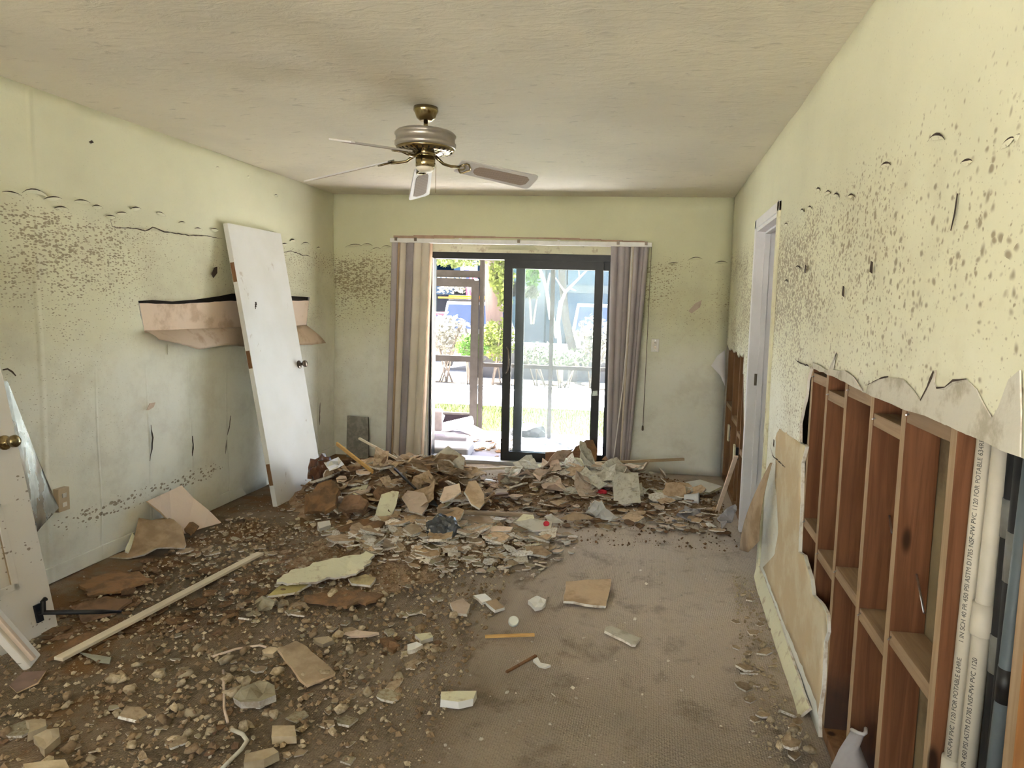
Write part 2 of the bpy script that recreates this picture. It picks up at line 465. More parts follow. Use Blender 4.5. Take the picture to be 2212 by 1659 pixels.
M['bronze'] = plain('bronze_aluminium', (.12, .095, .08), .5, 0, .4, var=.1)
M['dark'] = plain('dark_gap', (.012, .008, .006), .95, var=0)
M['tear'] = plain('dark_torn_edge', (.06, .04, .028), .95, var=.3)
M['steel'] = plain('steel', (.55, .55, .56), .3, 1.0, var=.1)
M['chrome'] = plain('bright_metal', (.75, .75, .78), .18, 1.0, var=.05)
M['knob'] = plain('dark_bronze_knob', (.16, .13, .10), .28, .9, var=.1)
M['brass'] = plain('antique_brass', (.33, .26, .14), .22, 1.0, var=.12)
M['plate'] = plain('switch_plate', (.78, .76, .72), .4, var=.03)
M['beigeplate'] = plain('beige_outlet', (.58, .46, .32), .5, var=.06)

# ---------------------------------------------------------------- the room
def struct(o): o['kind'] = 'structure'; return o
# floor
mb = MB()
NX, NY = 48, 96
for j in range(NY+1):
    for i in range(NX+1):
        x = -3.25+(5.35)*i/NX; y = -3.2+9.72*j/NY
        mb.v.append((x, y, .010*(noise.noise(Vector((x*1.7, y*1.7, 0)))+.5*noise.noise(Vector((x*6, y*6, 2))))-.006))
for j in range(NY):
    for i in range(NX):
        a = j*(NX+1)+i; mb.f.append((a, a+1, a+NX+2, a+NX+1)); mb.m.append(0)
fl_o = struct(mb.build('floor', M['carpet'], origin=False, smooth=True))
struct(MB().box((-3.35, -3.3, -.25), (2.2, 6.62, -.03)).build('trim_1', plain('foundation_concrete', (.42, .40, .37)), origin=False))
struct(MB().box((-3.35, -3.3, ZC), (2.2, 6.66, ZC+.25)).build('ceiling', M['ceiling'], origin=False))

# left wall: bulging board, with the torn slot behind the leaning door
def disp_left(y, z):
    b = 0
    if z < 1.25:
        k = min(1, (1.25-z)/.5)
        for a, c in ((3.155, 3.5), (3.5, 3.9), (3.9, 4.29), (4.29, 4.7), (4.7, 5.35), (5.35, 6.1)):
            if a < y < c: b += k*.016*math.sin(math.pi*(y-a)/(c-a))*(.6+.6*noise.noise(Vector((a*3, z*1.4, 0))))
    b += .010*noise.noise(Vector((y*.9, z*1.1, 4)))+.004*noise.noise(Vector((y*4, z*3, 1)))
    return b
slot = [(3.844,1.486),(3.969,1.493),(4.145,1.486),(4.365,1.5),(4.617,1.526),(4.782,1.549),(5.019,1.554),(5.417,1.551),(5.716,1.544),(5.945,1.54),(5.909,1.399),(5.891,1.287),(5.411,1.295),(4.891,1.301),(4.406,1.302),(4.044,1.303),(3.886,1.306),(3.859,1.402)]
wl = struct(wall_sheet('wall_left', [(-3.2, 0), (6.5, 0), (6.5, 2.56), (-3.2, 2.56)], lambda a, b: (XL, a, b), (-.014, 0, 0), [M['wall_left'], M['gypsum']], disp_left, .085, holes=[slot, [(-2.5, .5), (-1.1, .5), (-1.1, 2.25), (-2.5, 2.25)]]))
mb = MB(); mb.box((XL-.25, -3.3, -.1), (XL-.06, -2.5, 2.6)); mb.box((XL-.25, -1.1, -.1), (XL-.06, 6.62, 2.6)); mb.box((XL-.25, -2.5, -.1), (XL-.06, -1.1, .5)); mb.box((XL-.25, -2.5, 2.25), (XL-.06, -1.1, 2.6))
struct(mb.build('wall_outside', M['dark'], origin=False))
mb = MB()
for y in (-2.5, -1.82, -1.15): mb.box((XL-.14, y, .5), (XL-.06, y+.05, 2.25))
mb.box((XL-.14, -2.5, .5), (XL-.06, -1.1, .55)); mb.box((XL-.14, -2.5, 2.2), (XL-.06, -1.1, 2.25))
struct(mb.build('fill_window_2', M['white'], origin=False))  # unseen left window, added so that daylight fills in onto the right wall
# torn slot: the recessed board paper, the ragged gap above it and the flap that folded down
slab('exposed_paper', [(XL-.004, a, b-.006) for a, b in [(3.855,1.478),(4.144,1.474),(4.462,1.486),(4.781,1.502),(5.144,1.506),(5.936,1.515),(5.882,1.275),(4.89,1.287),(4.406,1.289),(3.89,1.297)]], .006, [M['kraft_pink'], M['gypsum']], wl, .002, .06, 3)
slab('dark_gap', [(XL-.016, a, b) for a, b in [(3.837,1.513),(5.946,1.598),(5.94,1.215),(3.842,1.276)]], .004, M['dark'], wl, 0, 1)
def flap(name, wall_pts, outs, mat, parent, seed=0, thick=.0025, axis='L', rows=7):
    """loose paper: hangs from a line of wall points (u,z) down to a lower line, standing off the wall by outs(t, s)"""
    top, bot = wall_pts; n = len(top); mb = MB(); vs = []
    for sgn in (0, 1):
        for j in range(rows+1):
            t = j/rows
            for i in range(n):
                u = top[i][0]+(bot[i][0]-top[i][0])*t; z = top[i][1]+(bot[i][1]-top[i][1])*t
                o = outs(t, i/(n-1)) + (thick if sgn else 0)
                vs.append((XL+o, u, z) if axis == 'L' else ((XR-o, u, z) if axis == 'R' else (u, YB-o, z)))
    N = n*(rows+1); fs = []
    for j in range(rows):
        for i in range(n-1):
            a = j*n+i; fs += [(a, a+1, a+n+1, a+n), (N+a+n, N+a+n+1, N+a+1, N+a)]
    per = [i for i in range(n)]+[j*n+n-1 for j in range(1, rows+1)]+[rows*n+i for i in range(n-2, -1, -1)]+[j*n for j in range(rows-1, 0, -1)]
    for i in range(len(per)): a, b = per[i], per[(i+1) % len(per)]; fs.append((b, a, a+N, b+N))
    mb.add(vs, fs); return mb.build(name, mat, parent, smooth=True)
ft = [(3.886,1.306),(4.044,1.303),(4.406,1.302),(4.891,1.301),(5.411,1.295),(5.891,1.291)]
fb = [(3.943,1.249),(4.02,1.237),(4.259,1.17),(4.606,1.19),(4.66,1.174),(4.916,1.146)]
flap('paper_flap', (ft[:4]+[ft[3]], [(3.911,1.251),(4.041,1.224),(4.268,1.17),(4.606,1.183),(4.904,1.15)]), lambda t, s: .004+.10*math.sin(t*1.5)*(.75+.25*math.sin(s*5)), M['kraft_pink'], wl, rows=8)
flap('paper_flap', ([(5.411,1.295),(5.618,1.29),(5.752,1.29),(5.874,1.292)], [(5.451,1.139),(5.646,1.129),(5.805,1.121),(6.069,1.124)]), lambda t, s: .004+.09*math.sin(t*1.5), M['kraft'], wl, rows=6)
slab('paint_patch', [(XL+.006, a, b) for a, b in [(4.082,1.21),(4.236,1.193),(4.286,1.165),(4.271,1.126),(4.185,1.138),(4.08,1.145)]], .002, [M['wall_left'], M['gypsum']], wl, .003, .05)

# back wall with the door opening
def disp_back(x, z): return .006*noise.noise(Vector((x*1.1, z*1.3, 9)))+.006*max(0, 1-z)*noise.noise(Vector((x*2.2, z*2.2, 3)))
OX0, OX1, OZ = -2.16, -.37, 2.035
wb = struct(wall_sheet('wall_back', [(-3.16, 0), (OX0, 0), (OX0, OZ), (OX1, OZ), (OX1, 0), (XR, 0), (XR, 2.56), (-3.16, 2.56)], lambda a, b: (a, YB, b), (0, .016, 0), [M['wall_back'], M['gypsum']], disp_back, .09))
mb = MB(); mb.box((-3.3, YB+.03, -.1), (OX0, YB+.20, 2.6)); mb.box((OX1, YB+.03, -.1), (2.2, YB+.20, 2.6)); mb.box((OX0, YB+.03, OZ), (OX1, YB+.20, 2.6))
struct(mb.build('wall_facade', plain('beige_stucco', (.55, .50, .42)), origin=False))
mb = MB(); mb.box((OX0-.012, YB+.012, 0), (OX0+.004, YB+.06, OZ)); mb.box((OX1-.004, YB+.012, 0), (OX1+.012, YB+.06, OZ)); mb.box((OX0, YB-.004, OZ-.03), (OX1, YB+.03, OZ+.055))
struct(mb.build('trim_2', M['cream_clean'], origin=False))

# right wall: big broken hole, doorway, second hole in the far corner
hole = [(.9, 0), (.9, 1.286)] + [(1.297,1.291),(1.421,1.294),(1.49,1.294),(1.665,1.297),(1.871,1.292),(2.097,1.294),(2.221,1.293),(2.387,1.3),(2.631,1.307),(2.984,1.312),(3.015,1.299),(3.062,1.245),(3.064,1.189),(3.11,1.123),(3.155,1.044),(3.131,0.965),(2.999,0.971),(3.058,0.888),(3.038,0.791),(3.021,0.673),(3.016,0.593),(3.001,0.512),(2.904,0.533),(2.863,0.517),(2.76,0.489),(2.713,0.442),(2.575,0.465),(2.496,0.46),(2.474,0.407),(2.502,0.358),(2.495,0.283),(2.488,0.182),(2.514,0.069)] + [(2.49, 0)]
hole2 = [(4.90, 0), (4.93, .60)] + [(5.178,1.101),(5.219,1.07),(5.209,1.234),(5.327,1.185),(5.481,1.203),(5.557,1.169),(5.706,1.214),(5.861,1.186),(6.053,1.213),(6.189,1.185),(6.366,1.22)] + [(YB, 1.23), (YB, 2.56)]
DY0, DY1, DZ = 4.02, 4.83, 2.08
_rg = random.Random(31)
def rag(pts, amp, step):
    out = [Vector(pts[0])]
    for a, b in zip(pts, pts[1:]):
        a, b = Vector(a), Vector(b); k = max(1, int((b-a).length/step))
        out += [a.lerp(b, j/k)+Vector((_rg.uniform(-amp, amp), _rg.uniform(-amp, amp))) for j in range(1, k)]+[b]
    return [tuple(q) for q in out]
hole = hole[:2]+rag(hole[1:-1], .004, .035)[1:]+[hole[-1]]
outline = [(-3.2, 2.56), (-3.2, 0)] + hole + [(DY0, 0), (DY0, DZ), (DY1, DZ), (DY1, 0)] + hole2
def disp_right(y, z):
    b = .006*noise.noise(Vector((y*1.0, z*1.3, 14)))+.003*noise.noise(Vector((y*4, z*3, 1)))
    if y > 2.3 and z < 1.0 and y < 3.98: b += .018*0
    return b
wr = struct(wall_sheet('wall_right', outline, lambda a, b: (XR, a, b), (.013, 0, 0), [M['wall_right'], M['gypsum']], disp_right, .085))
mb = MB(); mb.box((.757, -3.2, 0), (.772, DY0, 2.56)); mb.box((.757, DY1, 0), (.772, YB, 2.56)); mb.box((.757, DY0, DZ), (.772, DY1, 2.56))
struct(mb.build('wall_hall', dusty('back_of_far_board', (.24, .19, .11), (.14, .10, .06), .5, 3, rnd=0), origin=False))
struct(MB().box((2.05, -3.2, -.1), (2.2, 6.6, 2.6)).build('wall_passage', M['wall_back'], origin=False))
# timber frame inside the right wall: studs, staggered blocking
SX0, SX1 = XR+.0135, XR+.103
for k, yf in enumerate((3.045, 2.785, 2.517, 2.222, 1.950, 1.637, 1.300, 1.02)):
    m = M['stud'] if k != 6 else M['pine']
    sb_ = MB().box((SX0, yf-.038, .042), (SX1, yf, 2.5)); sb_.m[5] = 1
    sb_.build('stud', [M['stud_wet'] if 1 <= k <= 3 or k == 0 else (M['pine_stud'] if k == 6 else M['stud']), M['stud_face']], wr, bevel=.0025)
ys = (3.045, 2.785, 2.517, 2.222, 1.950, 1.637)
for k in range(5):
    y1 = ys[k]-.038; y0 = ys[k+1]
    zt = (1.285, 1.242, 1.290, 1.238, 1.292)[k]; zl = (.662, .616, .648, .626, .682)[k]
    MB().box((SX0+.001, y0, zt-.038), (SX1, y1, zt)).build('noggin', M['noggin'], wr, bevel=.002)
    MB().box((SX0+.001, y0, zl-.038), (SX1, y1, zl)).build('noggin', M['noggin'], wr, bevel=.002)
    n_ = MB()
    for zz in (zt-.014, zl-.012): n_.tube([(SX0-.012, y1-.03, zz), (SX0+.012, y1+.004, zz)], .0022, 6)
    n_.build('nail', M['steel'], wr)
MB().box((SX0, .9, 0), (SX1, 3.9, .04)).build('sole_plate', M['stud_dark'], wr, bevel=.002)
MB().tube([(XR+.07, 1.91, .845), (XR+.05, 1.79, .79)], .0028, 6).build('nail', M['steel'], wr)
MB().tube([(XR+.08, 2.18, .925), (XR+.06, 2.09, .90)], .0025, 6).build('nail', M['steel'], wr)
for k, yf in enumerate((4.93, 5.30, 5.52, 5.93, 6.39)):
    MB().box((SX0, yf-.038, .04), (SX1, yf, 1.9)).build('stud', M['stud_dark'], wr, bevel=.0025)
for y0, y1, z in ((4.93, 5.26, .50), (5.30, 5.48, .60), (5.52, 5.89, .66), (5.93, 6.35, .72)):
    MB().box((SX0+.001, y0, z-.038), (SX1, y1, z)).build('noggin', M['noggin'], wr, bevel=.002)
MB().box((SX0, 4.9, 0), (SX1, 6.43, .04)).build('sole_plate', M['stud_dark'], wr, bevel=.002)
for y, z, w in ((5.98, .50, .055), (5.50, .42, .07)):
    MB().box((XR-.002, y-w/2, z-.075), (XR+.012, y+w/2, z+.065)).build('outlet_plate', M['cream_clean'], wr, bevel=.003)
    MB().box((XR+.012, y-.03, z-.05), (XR+.06, y+.03, z+.05)).build('outlet_box', M['black'], wr, bevel=.003)
# bare grey board where the paint peeled above the hole, tan paper below it
slab('torn_paper', [(XR-.0045, a, b) for a, b in [(1.297,1.293),(1.421,1.294),(1.665,1.297),(1.871,1.292),(2.203,1.295),(2.191,1.322),(2.097,1.348),(2.012,1.363),(1.905,1.37),(1.835,1.352),(1.769,1.328),(1.733,1.363),(1.711,1.388),(1.694,1.411),(1.699,1.383),(1.68,1.369),(1.636,1.377),(1.598,1.394),(1.533,1.406),(1.488,1.392),(1.454,1.368),(1.411,1.343),(1.389,1.368),(1.37,1.406),(1.36,1.424),(1.325,1.444)]], .003, [M['greypaper'], M['gypsum']], wr, .004, .06, 4)
slab('torn_paper', [(XR-.0045, a, b) for a, b in [(2.242,1.297),(2.387,1.3),(2.631,1.307),(2.932,1.308),(2.937,1.329),(2.684,1.323),(2.644,1.352),(2.59,1.398),(2.618,1.332),(2.454,1.342),(2.351,1.33)]], .003, [M['greypaper'], M['gypsum']], wr, .003, .06, 5)
_hp = [(y+.002, z) for y, z in hole[2:-1] if z < 1.0 and y > 2.4]
_tp = [(3.399,0.951),(3.597,0.944),(3.698,0.88),(3.675,0.774),(3.662,0.654),(3.539,0.542),(3.478,0.442),(3.562,0.292)]
_tan = [_hp[0]]+rag(_tp, .010, .03)+rag([(3.86, .115), (3.3, .10), (2.55, .10)], .006, .05)+list(reversed(_hp))
wall_sheet('exposed_paper', _tan, lambda a, b: (XR-.0022, a, b), (.002, 0, 0), [M['tan'], M['gypsum']], disp_right, .07, wr)
flap('paper_flap', ([(3.707,0.742),(3.68,0.748),(3.654,0.754)], [(4.09,0.129),(3.865,0.193),(3.717,0.312)]), lambda t, s: .02+.085*math.sin(t*1.9)*(1-.5*s)+.03*t*math.sin(s*6), M['kraft'], wr, axis='R', rows=9)
flap('paper_flap', ([(0.52,1.025),(0.574,1.121),(0.637,1.174)], [(0.608,0.936),(0.626,0.894),(0.654,0.84)]), lambda t, s: .004+.03*math.sin(t*2.2), M['trimwhite'], wb, axis='B', rows=5)

# door opening in the right wall: jambs, stop, casings
jm = M['trimwhite']
mb = MB(); mb.box((XR-.004, DY1-.002, 0), (.776, DY1+.02, DZ)); mb.box((XR-.004, DY0-.02, 0), (.776, DY0+.002, DZ)); mb.box((XR-.004, DY0-.02, DZ-.02), (.776, DY1+.02, DZ+.004))
d1 = struct(mb.build('door_1', jm, origin=False))
mb = MB(); mb.box((.70, DY1-.014, 0), (.736, DY1-.002, DZ-.02)); mb.box((.70, DY0+.002, 0), (.736, DY0+.014, DZ-.02)); mb.box((.70, DY0, DZ-.034), (.736, DY1, DZ-.02)); mb.build('door_stop', jm, d1, bevel=.002)
MB().box((XR-.014, DY1, 0), (XR+.002, DY1+.058, DZ+.055)).build('casing', jm, d1, bevel=.003)
MB().box((XR-.014, DY0-.058, 0), (XR+.002, DY0, DZ+.055)).build('casing', M['cream_clean'], d1, bevel=.003)
MB().box((XR-.014, DY0-.058, DZ), (XR+.002, DY1+.058, DZ+.057)).build('casing', jm, d1, bevel=.003)
MB().box((XR+.03, DY1-.006, 1.03), (XR+.055, DY1-.001, 1.11)).build('strike_plate', M['knob'], d1)
# baseboards
bl_ = struct(MB().box((XL-.002, -3.1, 0), (XL+.012, YB, .085)).build('baseboard_left', M['wall_left'], origin=False, bevel=.003))
struct(slab('baseboard_right', [(.626, 4.0, .005), (.612, 3.4, .0), (.604, 2.62, -.01), (.640, 2.60, .045), (.645, 3.3, .075), (.64, 4.0, .09)], .012, [M['cream_clean'], M['gypsum']], None, .004, .1))
struct(MB().box((-3.09, YB-.012, 0), (-2.56, YB+.002, .08)).build('baseboard_back', M['wall_back'], origin=False, bevel=.003))
# rear wall with an unseen window added behind the camera for fill light
RX0, RX1 = -1.9, -.1
mb = MB(); mb.box((-3.2, -3.15, 0), (RX0, -3.0, 2.56)); mb.box((RX1, -3.15, 0), (2.1, -3.0, 2.56)); mb.box((RX0, -3.15, 0), (RX1, -3.0, .5)); mb.box((RX0, -3.15, 2.25), (RX1, -3.0, 2.56))
struct(mb.build('wall_rear', M['wall_back'], origin=False))
mb = MB()
for x in (RX0, (RX0+RX1)/2-.025, RX1-.05): mb.box((x, -3.12, .5), (x+.05, -3.04, 2.25))
mb.box((RX0, -3.12, .5), (RX1, -3.04, .55)); mb.box((RX0, -3.12, 2.2), (RX1, -3.04, 2.25))
struct(mb.build('fill_window_1', M['white'], origin=False))

# curls of peeling paint along the flood line, cracks and tears
def curl(parent, axis, a, b, lift=.010, drop=.018, mat=None, seed=0):
    """crescent: dark torn edge above, paint lip standing off below it; a, b = ends in wall coordinates"""
    rng = random.Random(seed); n = 7; mb = MB()
    def P(u, z, o): return (XL+.010+o, u, z) if axis == 'L' else ((XR-.006-o, u, z) if axis == 'R' else (u, YB-.008-o, z))
    A = Vector(a); B = Vector(b); L = (B-A).length; up = Vector((0, 1)); hh = L*rng.uniform(.10, .22)
    arc = [A.lerp(B, i/(n-1))+up*hh*math.sin(math.pi*i/(n-1))**.8 for i in range(n)]
    th = [max(.0015, min(.007, L*.10)*math.sin(math.pi*i/(n-1))) for i in range(n)]
    low = [p-up*t for p, t in zip(arc, th)]
    vs = [P(p.x, p.y, .001) for p in arc]+[P(p.x, p.y, .0015) for p in low]
    mb.add(vs, [(i, i+1, n+i+1, n+i) for i in range(n-1)], 1)
    lip = [p-up*(t+drop*math.sin(math.pi*i/(n-1))) for i, (p, t) in enumerate(zip(arc, th))]
    vs = [P(p.x, p.y, .001+lift*math.sin(math.pi*i/(n-1))) for i, p in enumerate(low)]+[P(p.x, p.y, .0005) for p in lip]
    mb.add(vs, [(i, i+1, n+i+1, n+i) for i in range(n-1)], 0)
    return mb.build('paint_curl', [mat, M['tear']], parent)
def crack(parent, axis, pts, w=.004, name='paint_crack', mat=None, seed=0):
    rng = random.Random(seed); mb = MB()
    def P(u, z, o): return (XL+.010+o, u, z) if axis == 'L' else ((XR-.006-o, u, z) if axis == 'R' else (u, YB-.008-o, z))
    Q = []
    for i in range(len(pts)-1):
        a, b = Vector(pts[i]), Vector(pts[i+1]); k = max(1, int((b-a).length/.025))
        for j in range(k): Q.append(a.lerp(b, j/k)+Vector((rng.uniform(-.003, .003), rng.uniform(-.003, .003))))
    Q.append(Vector(pts[-1])); n = len(Q); vs = []
    for i, p in enumerate(Q):
        d = (Q[min(i+1, n-1)]-Q[max(i-1, 0)]).normalized(); nr = Vector((-d.y, d.x)); hw = w*.5*math.sin(math.pi*(i+.3)/(n-.4))**.5*rng.uniform(.6, 1.5)
        vs += [P(*(p+nr*hw), .0015), P(*(p-nr*hw), .0015)]
    mb.add(vs, [(2*i, 2*i+2, 2*i+3, 2*i+1) for i in range(n-1)])
    return mb.build(name, mat or M['tear'], parent)
sd = 0
for a, b in [[(2.977,1.992),(3.082,1.989)],[(3.082,2.005),(3.237,2.002)],[(3.204,1.992),(3.315,2.011)],[(3.391,2.011),(3.498,2.017)],[(3.265,1.955),(3.356,1.96)],[(3.51,1.999),(3.587,1.999)],[(3.602,1.958),(3.677,1.962)],[(3.681,1.984),(3.766,1.995)],[(3.793,2.025),(3.879,2.037)],[(4.008,2.033),(4.093,2.021)],[(4.208,1.994),(4.276,2.002)],[(4.367,1.974),(4.449,1.973)],[(4.539,1.989),(4.632,1.99)],[(5.461,1.967),(5.556,1.979)],[(5.602,2.006),(5.693,2.015)],[(5.787,1.996),(5.952,2.006)],[(6.063,1.987),(6.142,1.994)],[(4.615,2.426),(4.652,2.43)],[(4.988,2.43),(5.024,2.434)],[(5.365,2.353),(5.42,2.354)]]:
    sd += 1; curl(wl, 'L', a, b, .008, .018, M['wall_left'], sd)
crack(wl, 'L', [(3.632,1.962),(3.647,1.909),(3.681,1.903),(3.803,1.914),(3.908,1.909),(3.972,1.938),(4.052,1.924),(4.206,1.923),(4.319,1.923),(4.492,1.94),(4.668,1.935)], .006)
crack(wl, 'L', [(5.46,1.898),(5.57,1.919),(5.615,1.926),(5.802,1.905),(5.95,1.904)], .006)
for pts, w in (([(3.905,0.716),(3.918,0.635),(3.907,0.563),(3.888,0.491)], .010), ([(4.293,0.574),(4.3,0.515),(4.288,0.437)], .013), ([(4.727,0.647),(4.713,0.58),(4.683,0.509)], .010), ([(4.671,0.477),(4.657,0.376)], .007), ([(6.116,0.556),(6.106,0.447),(6.105,0.346)], .010), ([(2.931,1.146),(2.96,1.152),(2.984,1.134),(3.002,1.112)], .010)):
    crack(wl, 'L', pts, w, 'paint_tear')
slab('paint_chip', [(XL+.016, a, b) for a, b in [(3.866,0.816),(3.895,0.855),(3.943,0.854),(3.926,0.827),(3.881,0.813)]], .003, M['kraft_pink'], wl, .001, .05)
slab('paint_chip', [(XL+.016, a, b) for a, b in [(4.529,1.679),(4.561,1.726),(4.593,1.734),(4.591,1.689),(4.548,1.654)]], .003, M['tear'], wl, .001, .05)
slab('paint_chip', [(XL+.016, a, b) for a, b in [(3.498,2.342),(3.517,2.354),(3.53,2.345),(3.51,2.335)]], .003, M['tear'], wl, .001, .05)
for a, b in [[(-2.988,2.029),(-2.82,2.05)],[(-2.829,2.041),(-2.709,2.048)],[(-2.769,1.963),(-2.63,2.023)],[(-2.634,2.023),(-2.528,2.042)],[(-3.229,1.954),(-3.177,1.951)],[(0.264,1.969),(0.399,1.984)],[(0.507,1.949),(0.621,1.955)],[(0.092,1.936),(0.182,1.946)]]:
    sd += 1; curl(wb, 'B', a, b, .014, .022, M['wall_back'], sd)
slab('paint_chip', [(a, YB-.012, b) for a, b in [(0.293,1.515),(0.352,1.588),(0.409,1.619),(0.395,1.552),(0.323,1.495)]], .003, M['kraft_pink'], wb, .001, .05)
crack(wb, 'B', [(-3.213,0.437),(-3.184,0.508),(-3.155,0.546)], .004)
for a, b in [[(1.859,1.962),(1.75,1.942)],[(1.475,1.86),(1.421,1.869)],[(1.425,1.869),(1.402,1.871)],[(1.653,1.869),(1.594,1.863)],[(3.108,2.042),(3.006,2.031)],[(2.942,1.997),(2.822,1.99)],[(2.796,1.971),(2.686,1.955)],[(2.583,1.936),(2.49,1.928)],[(3.254,1.982),(3.152,1.98)],[(3.417,1.994),(3.313,1.988)],[(2.233,1.972),(2.128,1.96)],[(3.86,1.963),(3.681,1.967)],[(3.465,1.731),(3.304,1.727)],[(3.735,1.667),(3.587,1.676)],[(3.232,1.719),(3.162,1.737)]]:
    sd += 1; curl(wr, 'R', a, b, .003, .010, M['wall_right'], sd)
for pts, w in (([(2.658,1.329),(2.619,1.359),(2.577,1.395)], .012), ([(1.766,1.328),(1.734,1.366),(1.704,1.408)], .014), ([(1.68,1.37),(1.636,1.377),(1.596,1.395),(1.531,1.407)], .008), ([(2.191,1.322),(2.097,1.348),(2.012,1.365)], .006), ([(1.671,1.724),(1.66,1.763),(1.654,1.804)], .010), ([(3.371,0.795),(3.733,0.774),(3.837,0.815)], .006), ([(3.281,1.316),(3.158,1.311),(3.001,1.31)], .006)):
    crack(wr, 'R', pts, w, 'paint_tear')
for q in [(3.688,0.85),(4.01,0.803),(3.176,1.722),(2.221,1.675),(2.523,1.61)]:
    slab('paint_chip', [(XR-.012, q[0]-.012, q[1]-.018), (XR-.012, q[0]+.012, q[1]-.012), (XR-.012, q[0]+.008, q[1]+.02), (XR-.012, q[0]-.010, q[1]+.016)], .002, M['tear'], wr, .002, .05)
# ---------------------------------------------------------------- sliding glass door
def _glass():
    m = bpy.data.materials.new('dusty_glass'); m.use_nodes = True; nt = m.node_tree; n = nt.nodes
    g = G.__new__(G); g.mat = m; g.nt = nt; g._co = None
    b = n['Principled BSDF']; out = n['Material Output']
    b.inputs['Base Color'].default_value = (.82, .86, .86, 1); b.inputs['Roughness'].default_value = .6
    b.inputs['Transmission Weight'].default_value = 0
    tl = n.new('ShaderNodeBsdfTranslucent'); tl.inputs[0].default_value = (.85, .9, .9, 1)
    df = n.new('ShaderNodeMixShader'); df.inputs[0].default_value = .6
    nt.links.new(b.outputs[0], df.inputs[1]); nt.links.new(tl.outputs[0], df.inputs[2])
    tr = n.new('ShaderNodeBsdfTransparent'); tr.inputs[0].default_value = (.95, .98, .97, 1)
    mx = n.new('ShaderNodeMixShader')
    nz = g.noise(g.co(), 3.5, 6, .7); nf = g.noise(g.co(), 45, 3)
    g.l(g.math('ADD', g.mapr(nz, .35, .7, .014, .034), g.math('MULTIPLY', nf, .012)), mx.inputs[0])
    nt.links.new(tr.outputs[0], mx.inputs[1]); nt.links.new(df.outputs[0], mx.inputs[2]); nt.links.new(mx.outputs[0], out.inputs[0])
    return m
M['glass'] = _glass()
def _screen():
    m = bpy.data.materials.new('insect_screen'); m.use_nodes = True; nt = m.node_tree; n = nt.nodes
    tr = n.new('ShaderNodeBsdfTransparent'); mx = n.new('ShaderNodeMixShader'); mx.inputs[0].default_value = .10
    n['Principled BSDF'].inputs['Base Color'].default_value = (.12, .12, .12, 1); n['Principled BSDF'].inputs['Roughness'].default_value = .8
    nt.links.new(tr.outputs[0], mx.inputs[1]); nt.links.new(n['Principled BSDF'].outputs[0], mx.inputs[2]); nt.links.new(mx.outputs[0], n['Material Output'].inputs[0])
    return m
M['screen'] = _screen()
F0, F1 = 6.47, 6.58
mb = MB()
mb.box((-2.16, F0, 1.945), (-.37, F1, 2.035)); mb.box((-2.16, F0, 0), (-2.125, F1, 2.0)); mb.box((-.42, F0, 0), (-.37, F1, 2.0))
d2 = struct(mb.build('door_2', M['black'], origin=False))
MB().box((-2.16, 6.40, -.01), (-.37, 6.60, .028)).build('sill', plain('grey_sill', (.42, .42, .43), .5, .3), d2, bevel=.004)
MB().box((-2.158, 6.455, .02), (-2.146, 6.475, 1.95)).build('jamb_strip', M['steel'], d2)
MB().box((-2.128, 6.46, .02), (-2.118, 6.475, 1.95)).build('jamb_strip', M['chrome'], d2)
xs = [-1.431,-1.351,-0.573,-0.495,-1.326,-1.241]
def sash(name, x0, x1, sl, sr, y, zt):
    mb = MB(); t = .014
    mb.box((x0, y-t, .03), (x0+sl, y+t, zt)); mb.box((x1-sr, y-t, .03), (x1, y+t, zt))
    mb.box((x0+sl, y-t, .03), (x1-sr, y+t, .115)); mb.box((x0+sl, y-t, zt-.085), (x1-sr, y+t, zt))
    s_ = mb.build(name, M['black'], d2)
    MB().box((x0+sl-.004, y-.003, .11), (x1-sr+.004, y+.003, zt-.08)).build('glass_pane', M['glass'], s_)
    return s_
sa = sash('sliding_panel', xs[0], xs[3], xs[1]-xs[0], xs[3]-xs[2], 6.49, 1.95)
sb = sash('fixed_panel', xs[4], -.40, xs[5]-xs[4], .05, 6.54, 1.95)
hx = (xs[0]+xs[1])/2+.01
MB().tube([(hx-.01, 6.476, 1.125), (hx+.012, 6.45, 1.10), (hx+.02, 6.435, 1.03), (hx+.02, 6.435, .95), (hx+.006, 6.45, .885), (hx-.014, 6.476, .865)], .008, 8).build('handle', M['knob'], sa, smooth=True)
q = (-0.536,6.47,0.717)
MB().add([(q[0]-.026, 6.4745, q[2]-.025), (q[0]+.026, 6.4745, q[2]-.018), (q[0]+.022, 6.4745, q[2]+.028), (q[0]-.02, 6.4745, q[2]+.022)], [(0, 1, 2, 3)]).build('sticker', plain('pale_sticker', (.62, .72, .70), .5, var=.2, sc_=60), sa)

# ---------------------------------------------------------------- vertical blinds
vb = empty('vertical_blind', (-1.29, 6.36, 2.09)); tag(vb, 'vertical blind with grey and cream vanes drawn to both sides of the sliding door', 'blinds')
MB().box((-2.50, 6.33, 2.075), (-.06, 6.385, 2.115)).build('headrail', M['white'], vb, bevel=.004)
mb = MB()
for i in range(12):
    x0 = -2.47+i*.195; mb.box((x0, 6.345, 2.112+.02*math.sin(i/11*3.0)), (x0+.2, 6.352, 2.150+.004*math.sin(i)-.028*abs(i/11-.35)))
mb.build('torn_valance_strip', plain('tan_strip', (.40, .27, .19), .6), vb)
for x in (-2.44, -2.25, -1.82, -1.27, -.90, -.36, -.11): MB().box((x-.012, 6.322, 2.09), (x+.012, 6.34, 2.122)).build('clip', M['knob'] if x in (-2.44, -2.25, -1.27, -.36, -.11) else M['white'], vb, bevel=.002)
